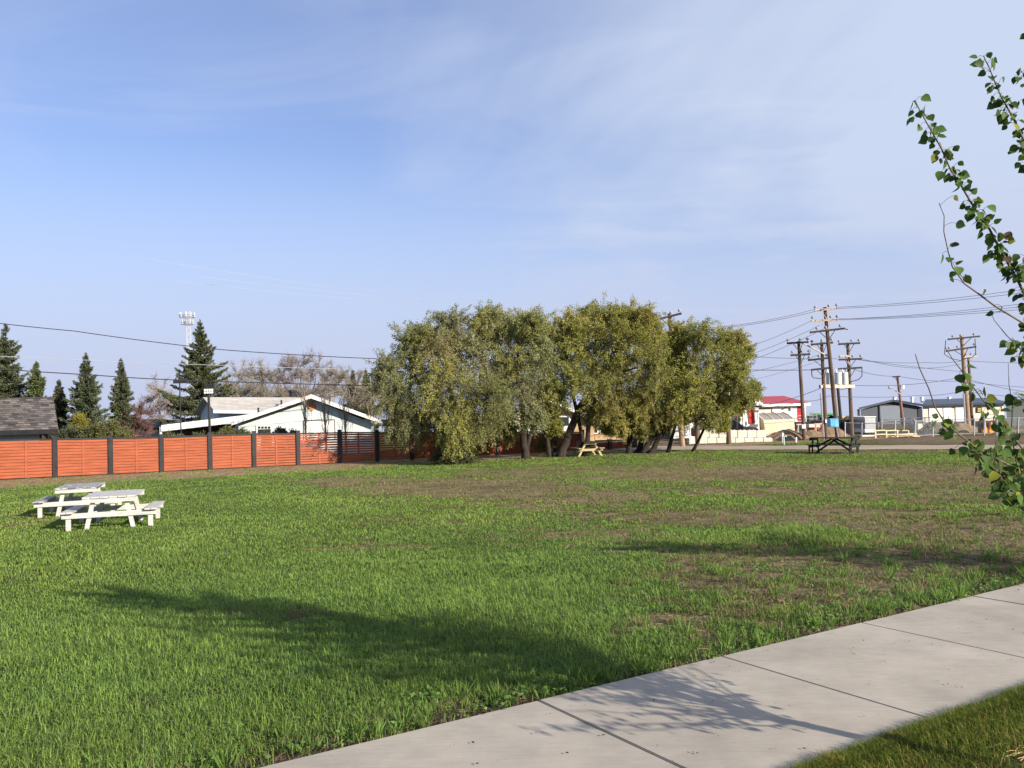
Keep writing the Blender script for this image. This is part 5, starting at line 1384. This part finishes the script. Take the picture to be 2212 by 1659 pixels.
def spruce(label, px, base_py, top_py, Y, halfw_px, seed, col=(.052, .060, .028), dens=1.0, name='spruce_tree', cat='tree', gap=0.13, group='spruces behind the fence'):
    rng = np.random.RandomState(seed); sc = FPX / Y
    top = np.array(at(px, top_py, Y)); base = Vector((top[0] + .03 * (top[2] - FIELD) * 0, Y, FIELD)); H = top[2] - FIELD; R = halfw_px / sc
    t = thing(name, label, cat, base, group)
    mb = MB(); mb.tube([base, Vector(tuple(top))], [.025 * H, .01], 8); mb.build('trunk', M_trunk, t)
    br = MB(); PP, DD, LL, WW, CC = [], [], [], [], []
    col = np.array(col) * 1.55
    z = H * .06; lean = rng.uniform(0, 6.28)
    while z < H * .985:
        f = z / H; Rl = 1.42 * R * (1 - f) ** 1.08 * rng.uniform(.70, 1.12) + .05
        nb_ = int((8 + 3 * rng.uniform()) * (1 if f < .85 else .8)); a0 = rng.uniform(0, 6.28)
        for k in range(nb_):
            if rng.uniform() < gap: continue
            a = a0 + k * 2 * PI / nb_ + rng.normal(0, .2); L_ = Rl * rng.uniform(.5, 1.25)
            d = np.array([math.cos(a), math.sin(a), 0]); zz = z + rng.uniform(-.1, .1)
            tilt = .55 * (f - .35); npt = 6; pts = []
            for j in range(npt):
                u = j / (npt - 1)
                pts.append(np.array([base.x, base.y, FIELD + zz]) + d * L_ * u + np.array([0, 0, L_ * (tilt * u - .38 * u * (1 - u) + .10 * u * u)]))
            br.tube([Vector(p) for p in pts], list(np.linspace(.035, .008, npt) * min(1.3, max(.4, L_ / 2))), 3, cap=False)
            pts = np.array(pts); n = int((16 + 135 * L_) * dens)
            uu = rng.uniform(.08, 1, n) * (npt - 1); i0 = np.clip(uu.astype(int), 0, npt - 2); fr = (uu - i0)[:, None]
            p = pts[i0] * (1 - fr) + pts[i0 + 1] * fr
            side = np.cross(d, [0, 0, 1]); w = (L_ * .26) * (1 - .75 * uu / (npt - 1))
            p = p + side * (rng.uniform(-1, 1, n) * w)[:, None] + np.array([0, 0, 1]) * rng.normal(-.03, .055, n)[:, None]
            dd = unit(d * .8 + side * rng.normal(0, .6, n)[:, None] + np.array([0, 0, 1]) * rng.normal(-.1, .45, n)[:, None])
            l = rng.uniform(.12, .25, n) * (.75 + .004 * Y) * (1 if f < .9 else .75)
            PP.append(p); DD.append(dd); LL.append(l); WW.append(l * .34)
            CC.append(col * rng.uniform(.7, 1.35, (n, 1)) * (1 + rng.normal(0, .07, (n, 3))))
        z += max(.13, H * .030) * rng.uniform(.75, 1.25)
    n = 60; PP.append(np.array([base.x, base.y, FIELD]) + np.array([[0, 0, 1]]) * (H * rng.uniform(.95, 1.0, (n, 1))) + rng.normal(0, .03, (n, 3))); DD.append(unit(rng.normal(0, .6, (n, 3)) + np.array([0, 0, .9]))); LL.append(np.full(n, .13)); WW.append(np.full(n, .05)); CC.append(np.repeat(col[None], n, 0))
    br.build('branches', M_twig, t)
    V, Q = leaf_cards(np.concatenate(PP), np.concatenate(DD), np.concatenate(LL), np.concatenate(WW), rng)
    np_mesh('crown', V, Q, None, np.clip(np.repeat(np.concatenate(CC), 4, 0), 0, 1), M_needle, t)
    return t
spruce('tall ragged spruce cut by the left edge behind the garage', 12, 950, 700, 66, 88, 21, gap=.16, col=(.058, .068, .032))
spruce('olive green spruce between the tall ragged one and the small dark one', 78, 950, 782, 64, 46, 22, col=(.060, .075, .028))
spruce('tall thin spruce tip rising at the far left edge', -22, 950, 712, 70, 60, 23)
spruce('smallest dark spruce just right of the garage roof', 127, 950, 822, 62, 34, 24, col=(.050, .054, .028))
spruce('grey green pointed spruce left of the narrow one', 185, 948, 763, 60, 52, 25, col=(.052, .064, .034))
spruce('narrow brownish spruce standing alone before the bare trees', 261, 948, 776, 62, 33, 26, col=(.055, .062, .032))
spruce('biggest dense spruce in front of the cell tower', 432, 940, 691, 74, 82, 27, col=(.054, .062, .026), dens=1.25)
spruce('small brownish spruce far behind the white gable', 762, 905, 800, 92, 22, 28, col=(.06, .055, .03))
spruce('small green spruce far behind the right end of the gable', 812 - 22, 905, 797, 90, 22, 29, col=(.06, .07, .025))

def cedar(label, px, base_py, top_py, Y, hw, seed, col, name='cedar_shrub'):
    rng = np.random.RandomState(seed); sc = FPX / Y
    top = at(px, top_py, Y); base = Vector((top.x, Y, FIELD)); H = top.z - FIELD; R = hw / sc
    t = thing(name, label, 'shrub', base, 'shrubs behind the orange fence')
    PP, DD, LL, WW, CC = [], [], [], [], []; st = MB(); col = np.array(col)
    for k in range(int(70 + 30 * R)):
        a = rng.uniform(0, 6.28); rr_ = R * math.sqrt(rng.uniform()); z0 = H * rng.uniform(0, .75)
        p0 = np.array([base.x + math.cos(a) * rr_ * .35, Y + math.sin(a) * rr_ * .35, FIELD + z0])
        ln = (H - z0) * rng.uniform(.5, 1.0) * (1 - .45 * rr_ / R); p1 = p0 + np.array([math.cos(a) * rr_ * .65, math.sin(a) * rr_ * .65, ln])
        pts = np.array(curve3(p0, p1, (0, 0, -.05 * ln), 5)); st.tube([Vector(p) for p in pts], list(np.linspace(.014, .005, 5)), 3, cap=False)
        n = 60; u = rng.uniform(.1, 1, n)[:, None]
        p = p0 * (1 - u) + p1 * u + rng.normal(0, .05, (n, 3)); d = unit((p1 - p0)[None] * .6 / max(.2, np.linalg.norm(p1 - p0)) + rng.normal(0, .5, (n, 3)))
        l = rng.uniform(.08, .18, n); PP.append(p); DD.append(d); LL.append(l); WW.append(l * .35); CC.append(col * rng.uniform(.7, 1.35, (n, 1)))
    st.build('stems', M_twig, t)
    V, Q = leaf_cards(np.concatenate(PP), np.concatenate(DD), np.concatenate(LL), np.concatenate(WW), rng)
    np_mesh('crown', V, Q, None, np.clip(np.repeat(np.concatenate(CC), 4, 0), 0, 1), M_needle, t)
YC, DC, JC = (.105, .112, .040), (.05, .062, .03), (.085, .092, .045)
for k, a_ in enumerate((
    ('dark shrub right beside the garage wall', 150, 950, 915, 47.5, 34, DC), ('yellow green cedar under the grey green spruce', 202, 950, 905, 46.5, 30, YC), ('lighter yellow cedar left of the narrow spruce', 232, 950, 897, 46, 26, YC),
    ('short cedar under the narrow spruce', 262, 950, 918, 46.5, 22, YC), ('yellow topped shrub at the small dark spruce', 172, 950, 885, 56, 18, (.20, .18, .03)),
    ('wide low juniper under the carport fascia', 372, 945, 931, 47, 26, JC), ('low juniper left of the floodlight pole', 432, 945, 929, 46.5, 18, JC), ('juniper right of the floodlight pole', 468, 942, 927, 47, 16, JC),
    ('upright yellow green juniper at the carport kink', 490, 942, 914, 48, 16, YC), ('grey juniper at the left corner of the white gable', 524, 942, 920, 49, 17, JC), ('grey juniper under the house window', 575, 940, 930, 49, 12, JC),
    ('pointed grey juniper before the white siding', 605, 940, 918, 49, 15, JC), ('low juniper left of the first bare poplar', 632, 938, 925, 49, 14, JC))):
    cedar(*a_[:6], 60 + k, a_[6])

M_bt2 = mat('tan_bare_twig', (.205, .175, .135), .9, .25, .6)
def bare_mass(label, px, Y, clumps, seed, m, name='bare_tree', cat='tree', buds=None, nb=360, up=.55, r0=.14, group='leafless trees behind the houses'):
    rng = np.random.RandomState(seed); cy = max(c[1] for c in clumps); top = at(px, cy, Y); base = Vector((top.x, Y, FIELD)); sc = FPX / Y
    t = thing(name, label, cat, base, group); lo = MB(); hi = MB(); b0 = np.array(base)
    fork = b0 + np.array([0, 0, max(.3, .35 * (at(px, min(c[1] for c in clumps), Y).z - FIELD))])
    lo.tube([Vector(p) for p in curve3(b0, fork, (.05, 0, 0), 5)], list(np.linspace(r0, r0 * .75, 5)), 7)
    tips = []
    for px_, py_, rp in clumps:
        c = np.array(at(px_, py_, Y + rng.uniform(-1.2, 1.2))); r = rp / sc
        s = c - np.array([0, 0, r * .75]) + rng.normal(0, .1, 3)
        lo.tube([Vector(p) for p in curve3(fork, s, rng.normal(0, .15, 3), 7)], list(np.linspace(r0 * .55, .03, 7)), 5)
        for k in range(7):
            d = unit(rng.normal(size=3) * np.array([1, 1, .6]) + np.array([0, 0, up])); e = s + d * r * rng.uniform(1.0, 1.7)
            bp = curve3(s, e, rng.normal(0, .08, 3), 6); hi.tube([Vector(p) for p in bp], list(np.linspace(.030, .012, 6)), 4, cap=False)
            for j in range(nb // 7):
                q = bp[rng.randint(1, 6)]; d2 = unit(d * .7 + rng.normal(0, .65, 3) + np.array([0, 0, up * .5])); l = r * rng.uniform(.3, .8)
                tp = curve3(q, q + d2 * l, rng.normal(0, .04, 3), 4); hi.tube([Vector(p) for p in tp], [.015, .013, .011, .008], 3, cap=False); tips += tp[1:]
    lo.build('trunk', m, t); hi.build('crown', m, t)
    if buds:
        P = np.array(tips)[rng.randint(0, len(tips), buds[1])] + rng.normal(0, .06, (buds[1], 3)); l = rng.uniform(.06, .13, buds[1])
        V, Q = leaf_cards(P, rng.normal(size=P.shape), l, l * .5, rng); np_mesh('buds', V, Q, None, np.repeat(np.array(buds[0])[None] * rng.uniform(.7, 1.3, (buds[1], 1)), 4, 0), M_leaf, t)
    return t
bare_mass('bare grey tree left of the biggest spruce', 352, 92, [(345, 832, 22), (328, 852, 17), (364, 850, 22), (346, 872, 24), (322, 884, 17), (372, 885, 22), (350, 900, 18)], 31, M_baretwig)
bare_mass('low reddish brown leafless shrub left of the carport', 298, 62, [(298, 885, 20), (284, 905, 19), (312, 902, 18), (300, 925, 22), (326, 922, 17), (275, 928, 14)], 32, M_redtwig, name='bare_shrub', cat='shrub', r0=.05, nb=400)
bare_mass('leafless tan crowned tree behind the biggest spruce', 522, 96, [(520, 800, 22), (500, 822, 22), (545, 798, 24), (528, 830, 26), (552, 832, 24), (505, 850, 22)], 33, M_bt2, buds=((.22, .20, .11), 1200), nb=400)
bare_mass('wide leafless tan tree over the pale rear roof', 575, 98, [(570, 798, 24), (592, 812, 22), (580, 835, 26), (560, 848, 20), (602, 842, 20)], 34, M_bt2, buds=((.22, .19, .12), 1000), nb=400)
bare_mass('leafless purple grey tree with fan shaped crown behind the chimney', 652, 88, [(652, 775, 24), (622, 782, 22), (684, 784, 22), (638, 806, 26), (668, 808, 26), (612, 815, 18), (700, 812, 18), (652, 835, 24)], 35, mat('purple_bare_twig', (.205, .17, .155), .9, .25, .6), up=.9, nb=380)
bare_mass('leafless tree with thin crown right of the fan shaped one', 715, 92, [(712, 800, 18), (726, 815, 20), (708, 832, 20), (735, 838, 20), (692, 838, 18)], 36, M_bt2, up=.8)
bare_mass('pale budding tree behind the right slope of the gable', 757, 86, [(750, 808, 20), (768, 818, 20), (745, 835, 20), (775, 842, 20), (760, 858, 20)], 37, M_bt2, buds=((.23, .22, .11), 1500))
bare_mass('budding tree half hidden behind the leftmost willow', 802, 80, [(796, 832, 18), (812, 845, 20), (790, 858, 20), (808, 872, 18), (785, 878, 16)], 38, M_bt2, buds=((.21, .21, .08), 2500))
bare_mass('dense brown leafless tree low behind the rear roof', 620, 102, [(612, 842, 20), (636, 845, 20), (660, 850, 20), (684, 848, 20), (588, 850, 20)], 39, M_bt2, nb=400)
bare_mass('brown leafless tree between the big spruce and the rear roof', 490, 84, [(488, 838, 20), (505, 852, 20), (480, 862, 20), (500, 872, 18)], 40, M_bt2, buds=((.15, .15, .07), 900))
def column_poplar(label, px, Y, top_py, hw, seed):
    rng = np.random.RandomState(seed); top = at(px, top_py, Y); base = Vector((top.x + .1, Y, FIELD)); H = top.z - FIELD; R = hw / (FPX / Y)
    t = thing('poplar_tree', label, 'tree', base, 'leafless poplars before the white house'); mb = MB(); mb.tube([base, base.lerp(top, .5), top], [.07, .045, .008], 7); mb.build('trunk', M_baretwig, t); mb = MB()
    for k in range(46):
        f = rng.uniform(.08, .85); p = np.array(base.lerp(top, f)); a = rng.uniform(0, 6.28); L_ = H * (1 - f) * rng.uniform(.35, .75); w = R * rng.uniform(.4, 1.1)
        e = p + np.array([math.cos(a) * w, math.sin(a) * w, L_]); pts = curve3(p, e, (math.cos(a) * w * .3, math.sin(a) * w * .3, -.02), 5)
        mb.tube([Vector(q) for q in pts], list(np.linspace(.014, .006, 5)), 3, cap=False)
        for j in range(3):
            q = pts[rng.randint(1, 5)]; mb.tube([Vector(q), Vector(q + np.array([rng.normal(0, .1), rng.normal(0, .1), rng.uniform(.2, .5)]))], [.008, .005], 3, cap=False)
    mb.build('crown', M_baretwig, t)
column_poplar('leafless columnar poplar before the gable diamond', 655, 50.5, 790, 17, 41)
column_poplar('leafless columnar poplar before the garage door of the white house', 698, 50.5, 810, 16, 42)
column_poplar('darker leafless poplar near the right slope of the gable', 742, 51, 850, 16, 43)
leafy_tree('bush', 'green shrub behind the right part of the block wall', (1590, 945), [[(1590, 945, 0, .04), (1590, 925, 0, .02)]], [(1590, 918, 11), (1588, 930, 10), (1594, 905, 7)], 44, 57, [(.05, .09, .045)], droop=.2, per=18, nb=24, cat='bush')
leafy_tree('bush', 'low green shrub between the two leaning willow trunks', (1195, 983), [[(1195, 983, 0, .04), (1190, 965, 0, .02)]], [(1180, 950, 18), (1168, 968, 12), (1200, 930, 15)], 45, 46.5, [(.13, .15, .03), (.10, .12, .03)], droop=.5, per=24, nb=32, cat='bush')

# ------------------------------------------------------------------ poplar sapling at the right edge
def sapling_leaves(P, D, N_, L, rng, cols):
    """ovate pointed leaves folded along the midrib; P stalk end, D towards the tip, N_ face normal"""
    st = np.array([0, .04, .12, .24, .38, .52, .66, .80, .91, 1.0]); wd = np.array([0.05, .22, .37, .445, .45, .40, .30, .165, .06, 0.0]); cup = .10
    D = unit(D); S_ = unit(np.cross(D, N_)); Nn = np.cross(S_, D); L = L[:, None]; Vs = []
    bend = rng.uniform(-.12, .22, (len(P), 1))
    for s_, w in zip(st, wd):
        c_ = P + D * L * s_ - Nn * L * bend * s_ * s_
        Vs += [c_ + S_ * L * w + Nn * L * w * .22, c_, c_ - S_ * L * w + Nn * L * w * .22]
    V = np.stack(Vs, 1); n = len(P); k = 30; b0 = np.arange(n)[:, None, None] * k
    q = []
    for i in range(9):
        q += [[i * 3, i * 3 + 1, i * 3 + 4, i * 3 + 3], [i * 3 + 1, i * 3 + 2, i * 3 + 5, i * 3 + 4]]
    Q = (b0 + np.array(q)[None]).reshape(-1, 4)
    return V.reshape(-1, 3), Q, np.repeat(cols, k, 0)

rng = np.random.RandomState(101)
SB = gp(1868, 1607); sd = math.radians(131.0)
SBASE = Vector((SB.x + math.sin(sd) * 1.30, SB.y + math.cos(sd) * 1.30, -.03))
sap = thing('poplar_sapling', 'young poplar with glossy heart shaped leaves reaching in at the right edge', 'tree', SBASE)
TR = [SBASE, SBASE + Vector((-.02, .03, .8)), SBASE + Vector((.03, .05, 1.6)), SBASE + Vector((.02, .1, 2.5)), SBASE + Vector((.06, .12, 3.4)), SBASE + Vector((.05, .1, 4.15))]
mb = MB(); mb.tube(TR, [.05, .042, .034, .026, .016, .006], 10); mb.build('trunk', M_sapbark, sap, smooth=True)
def trunk_at(z):
    for a, b in zip(TR, TR[1:]):
        if a.z <= z <= b.z: return a.lerp(b, (z - a.z) / (b.z - a.z))
    return TR[-1]
BR = [  # picture polyline tip -> trunk side, depth at tip, depth at the base, leaves per metre, radius, attach height
    ([(1972, 218), (1988, 240), (2010, 272), (2032, 318), (2052, 365), (2075, 405), (2098, 445), (2128, 485), (2152, 522), (2176, 565), (2198, 605), (2222, 655), (2262, 735)], 3.75, 4.0, 66, .011, 2.05),
    ([(2122, 122), (2137, 150), (2150, 176), (2168, 210), (2180, 240), (2196, 272), (2214, 305), (2240, 370), (2275, 470)], 3.9, 4.1, 62, .010, 2.75),
    ([(2030, 440), (2037, 470), (2038, 500), (2045, 542), (2062, 578), (2084, 612), (2112, 637), (2150, 662), (2184, 681), (2215, 700), (2268, 730)], 3.7, 4.0, 5, .008, 2.0),
    ([(2052, 562), (2068, 585), (2082, 606)], 3.72, 3.72, 30, .003, None),
    ([(1976, 768), (1990, 798), (2004, 838), (2022, 880), (2044, 910), (2068, 935), (2092, 955), (2118, 972), (2148, 990), (2190, 1008), (2250, 1030)], 3.6, 3.95, 34, .009, 1.35),
    ([(2043, 750), (2056, 772), (2078, 804), (2104, 838), (2126, 868), (2150, 898), (2176, 930), (2204, 966), (2250, 1010)], 3.75, 3.95, 46, .008, 1.4),
    ([(2139, 671), (2148, 692), (2172, 722), (2200, 752), (2250, 800)], 4.2, 4.1, 14, .006, 1.85),
    ([(2178, 786), (2181, 830), (2188, 875), (2187, 930), (2192, 980), (2205, 1030), (2235, 1085)], 3.9, 3.95, 12, .006, 1.1),
    ([(2150, 950), (2146, 985), (2154, 1020), (2172, 1050), (2195, 1070), (2250, 1092)], 3.7, 3.95, 40, .006, 1.08),
    ([(2092, 955), (2118, 984), (2145, 1010), (2172, 1030), (2204, 1040), (2250, 1052)], 3.65, 3.95, 40, .006, 1.15),
    ([(2160, 1078), (2172, 1062), (2188, 1050), (2212, 1052), (2250, 1075)], 3.75, 3.95, 50, .005, 1.1),
    ([(2208, 150), (2224, 190), (2250, 260), (2290, 360)], 4.2, 4.15, 40, .007, 3.0),
    ([(2188, 730), (2210, 760), (2240, 790), (2270, 830)], 3.8, 4.0, 60, .006, 1.8),
    ([(2200, 590), (2222, 560), (2255, 600)], 3.8, 4.0, 60, .006, None),
    ([(2196, 850), (2212, 868), (2240, 905), (2275, 960)], 3.85, 4.0, 60, .006, 1.5),
]
br = MB(); LP, LD, LN, LL_ = [], [], [], []; pet = MB()
def leaf_branch(pts, dens, rad, bare=0.0):
    pts = [Vector(p) for p in pts]; n = len(pts)
    br.tube(pts, [.72 * rad * (.28 + .72 * (i / (n - 1))) for i in range(n)], 6)
    for i_, (a, b) in enumerate(zip(pts, pts[1:])):
        L_ = (b - a).length; k = rng.poisson(L_ * dens * 2.1) if i_ / n >= bare else 0; d = (b - a).normalized()
        for j in range(k):
            q = a.lerp(b, rng.uniform())
            az = rng.normal(size=3); az = Vector(az / np.linalg.norm(az)); o_ = (az - d * az.dot(d)).normalized()
            pl = rng.uniform(.010, .040)
            if rng.uniform() < .2: pl *= 2
            e = q + (o_ * .9 - d * .25 + Vector((0, 0, .05))) * pl; e2 = e + Vector((0, 0, -.006))
            pet.tube([q, q.lerp(e, .6) + Vector((0, 0, .004)), e2], .0011, 3, cap=False)
            dr = o_ * .55 + Vector((0, 0, -1.0)) * rng.uniform(.35, 1.2) - d * .25 + Vector(rng.normal(0, .25, 3))
            nn = Vector(rng.normal(0, .8, 3)) + Vector((.35, -.7, .35)); LP.append(tuple(e2)); LD.append(tuple(dr)); LN.append(tuple(nn)); LL_.append(rng.uniform(.029, .052))
SUN_AZ = math.radians(130.5); SUN_EL = math.radians(20.5)
for pl, y0, y1, dens, rad, zt in BR:
    P = [at(px, py, y0 + (y1 - y0) * (i / max(1, len(pl) - 1))) for i, (px, py) in enumerate(pl)]
    P = [p + Vector(rng.normal(0, .004, 3)) for p in P]
    if zt: 
        q = trunk_at(zt); P.append(P[-1].lerp(q, .6) + Vector((0, 0, -.03))); P.append(q)
    leaf_branch(P, dens, rad, {1976: .22, 2043: .12, 2178: .3, 2139: .2}.get(pl[0][0], 0.0))
# the rest of the crown, beyond the right edge
for k in range(260):
    z = rng.uniform(.62, 4.0); q = trunk_at(z); a = rng.uniform(-1.9, 1.9) if k % 2 else math.radians((48, 228)[k // 2 % 2]) + rng.normal(0, .4)
    d = Vector((math.cos(a), math.sin(a) * .9, rng.uniform(.35, 1.3))).normalized(); L_ = rng.uniform(.4, 1.6) * (1.15 - z / 6)
    P = [q + d * L_ * (1 - f) + Vector((0, 0, .12 * (1 - f) ** 2)) + Vector(rng.normal(0, .012, 3)) for f in np.linspace(0, 1, 7)]
    ok = True
    for p in P:
        u, v = proj(np.array(p.x), np.array(p.y), np.array(p.z))
        if u < 2225: ok = False
    if ok: leaf_branch(P, 12 + 26 * smooth(.7, 1.8, z), .013)
br.build('branches', M_sapbark, sap, smooth=True); pet.build('stalks', M_sapbark, sap)
n = len(LP); CG = np.array([(.060, .110, .024)]) * rng.uniform(.65, 1.5, (n, 1)); yl = rng.uniform(0, 1, n) < .08
CG[yl] = np.array((.20, .22, .03)) * rng.uniform(.8, 1.2, (yl.sum(), 1)); rdm = rng.uniform(0, 1, n) < .02; CG[rdm] = np.array((.14, .08, .05))
V, Q, Cc = sapling_leaves(np.array(LP), np.array(LD), np.array(LN), np.array(LL_), rng, CG)
np_mesh('leaves', V, Q, None, Cc, M_sapleaf, sap, smooth=True)

# street trees standing just outside the frame, whose shade falls across the grass
def street_tree(label, loc, H, seed, R=1.15):
    rng = np.random.RandomState(seed); b = Vector(loc); t = thing('street_tree', label, 'tree', b, 'street trees along the sidewalk')
    mb = MB(); mb.tube([b, b + Vector((.03, 0, H * .5)), b + Vector((0, .05, H * .97))], [.06, .04, .008], 9); mb.build('trunk', M_sapbark, t)
    tw = MB(); PP, DD, LL, WW = [], [], [], []
    for k in range(70):
        f = rng.uniform(.25, .95); p = np.array(b) + np.array([0, 0, H * f]); a = rng.uniform(0, 6.28); L_ = R * (1.1 - abs(f - .45)) * rng.uniform(.6, 1.15)
        d = unit(np.array([math.cos(a), math.sin(a), rng.uniform(.4, 1.2)])); pts = np.array([p + d * L_ * u for u in np.linspace(0, 1, 5)]); tw.tube([Vector(q) for q in pts], list(np.linspace(.014, .004, 5)), 4, cap=False)
        n = 70; u = rng.uniform(.15, 1, n)[:, None]; PP.append(p + d * L_ * u + rng.normal(0, .06, (n, 3))); DD.append(rng.normal(size=(n, 3)) + np.array([0, 0, -.6])); l = rng.uniform(.05, .08, n); LL.append(l); WW.append(l * .8)
    tw.build('branches', M_sapbark, t); V, Q = leaf_cards(np.concatenate(PP), np.concatenate(DD), np.concatenate(LL), np.concatenate(WW), rng)
    np_mesh('crown', V, Q, None, np.repeat(np.array([(.055, .105, .022)]), len(V), 0), M_leaf, t)
def shade_origin(px, py, h):
    g_ = gp(px, py); k = h / math.tan(SUN_EL)
    return Vector((g_.x + math.sin(SUN_AZ) * k, g_.y + math.cos(SUN_AZ) * k, -.03))
STREET = [((2090, 1212), 1.9, 3.6, 5), ]
for (px, py), h, H, sd_ in STREET:
    o_ = shade_origin(px, py, h); street_tree('leafy young street tree standing right of the frame beside the sidewalk', o_, H, sd_)

# ------------------------------------------------------------------ sky, sun, camera
w = bpy.data.worlds.new('World'); S.world = w; w.use_nodes = True
nt = w.node_tree; N = nt.nodes; L = nt.links
bg = N['Background']; bg.inputs['Strength'].default_value = 0.11
sky = N.new('ShaderNodeTexSky'); sky.sky_type = 'NISHITA'; sky.sun_disc = False
sky.sun_elevation = SUN_EL; sky.sun_rotation = SUN_AZ; sky.altitude = 0; sky.air_density = 1.0; sky.dust_density = 0.6; sky.ozone_density = 2.5
tc = N.new('ShaderNodeTexCoord'); sep = N.new('ShaderNodeSeparateXYZ'); L.new(tc.outputs['Generated'], sep.inputs[0])
def math_(op, a, b=None, clamp=False):
    m = N.new('ShaderNodeMath'); m.operation = op; m.use_clamp = clamp
    for i, v in enumerate((a, b)):
        if v is None: continue
        if isinstance(v, (int, float)): m.inputs[i].default_value = v
        else: L.new(v, m.inputs[i])
    return m.outputs[0]
def mrange(v, a, b, c=0.0, d=1.0):
    m = N.new('ShaderNodeMapRange'); m.interpolation_type = 'SMOOTHSTEP'
    for i, x_ in zip((1, 2, 3, 4), (a, b, c, d)): m.inputs[i].default_value = x_
    L.new(v, m.inputs[0]); return m.outputs[0]
# project the direction on a high layer so that the cirrus flattens towards the horizon
zc = math_('MAXIMUM', sep.outputs['Z'], 0.02); zc = math_('ADD', zc, 0.10)
dx = math_('DIVIDE', sep.outputs['X'], zc); dy = math_('DIVIDE', sep.outputs['Y'], zc)
cb = N.new('ShaderNodeCombineXYZ'); L.new(dx, cb.inputs[0]); L.new(dy, cb.inputs[1])
def cloud(scale, rot, sx, sy, det, lo, hi, dist=0.0, off=(0, 0, 0)):
    mp = N.new('ShaderNodeMapping'); mp.inputs['Rotation'].default_value = (0, 0, math.radians(rot)); mp.inputs['Scale'].default_value = (sx, sy, 1); mp.inputs['Location'].default_value = off
    L.new(cb.outputs[0], mp.inputs[0]); n = N.new('ShaderNodeTexNoise'); n.inputs['Scale'].default_value = scale; n.inputs['Detail'].default_value = det; n.inputs['Roughness'].default_value = .55; n.inputs['Distortion'].default_value = dist
    L.new(mp.outputs[0], n.inputs['Vector']); return mrange(n.outputs['Fac'], lo, hi)
c1 = cloud(0.55, 20, 1.0, 0.55, 5, .38, .70, .5, (3.1, 1.7, 0))
c2 = cloud(1.3, -20, .62, 1.25, 7, .40, .74, 1.4, (0, 4, 0))
c3 = cloud(0.22, 0, 1, 1, 3, .30, .75, 0, (7.3, 2.2, 0))
cl = math_('MULTIPLY', c1, .62); cl = math_('ADD', cl, math_('MULTIPLY', c2, .20)); cl = math_('ADD', cl, math_('MULTIPLY', c3, .26)); cl = math_('ADD', cl, .19)
right = mrange(sep.outputs['X'], -.15, .75, 0.0, .55)
cl = math_('ADD', cl, right, True)
low = mrange(sep.outputs['Z'], .0, .44, 1.0, 0.0)
cl = math_('MAXIMUM', cl, low); cl = math_('MINIMUM', cl, 1.0)
hs = N.new('ShaderNodeHueSaturation'); hs.inputs['Saturation'].default_value = 1.0; hs.inputs['Value'].default_value = 1.0; L.new(sky.outputs[0], hs.inputs['Color'])
tint = N.new('ShaderNodeMix'); tint.data_type = 'RGBA'; tint.blend_type = 'MULTIPLY'; tint.inputs['Factor'].default_value = 1; tint.inputs[7].default_value = (0.60, 0.63, 0.82, 1); L.new(hs.outputs[0], tint.inputs[6])
ccol = N.new('ShaderNodeMix'); ccol.data_type = 'RGBA'; L.new(mrange(sep.outputs['Z'], .0, .28), ccol.inputs['Factor'])
CL_LOW, CL_HIGH = (2.55, 2.8, 3.75, 1), (2.75, 3.15, 4.05, 1)
ccol.inputs[6].default_value = CL_LOW; ccol.inputs[7].default_value = CL_HIGH
mx = N.new('ShaderNodeMix'); mx.data_type = 'RGBA'; L.new(cl, mx.inputs['Factor']); L.new(tint.outputs[2], mx.inputs[6]); L.new(ccol.outputs[2], mx.inputs[7])
L.new(mx.outputs[2], bg.inputs['Color'])

sl = bpy.data.lights.new('Sun', 'SUN'); sl.energy = 4.6; sl.angle = math.radians(0.55); sl.color = (1.0, 0.90, 0.76)
so = bpy.data.objects.new('Sun', sl); COL.objects.link(so)
sdv = Vector((math.sin(SUN_AZ) * math.cos(SUN_EL), math.cos(SUN_AZ) * math.cos(SUN_EL), math.sin(SUN_EL)))
so.rotation_euler = sdv.to_track_quat('Z', 'Y').to_euler(); so.location = sdv * 60

cd = bpy.data.cameras.new('Camera'); co = bpy.data.objects.new('Camera', cd); COL.objects.link(co)
cd.sensor_width = 36; cd.lens = 36 * FPX / IW; cd.clip_end = 5000; cd.clip_start = .05
M3 = Matrix(((CR[0], CU[0], -_fw[0]), (CR[1], CU[1], -_fw[1]), (CR[2], CU[2], -_fw[2])))
co.matrix_world = Matrix.Translation((0, 0, CAMZ)) @ M3.to_4x4()
S.camera = co
S.view_settings.view_transform = 'Standard'; S.view_settings.look = 'None'; S.view_settings.gamma = 1; S.view_settings.exposure = 1.0
S.cycles.transparent_max_bounces = 24; S.cycles.max_bounces = 6
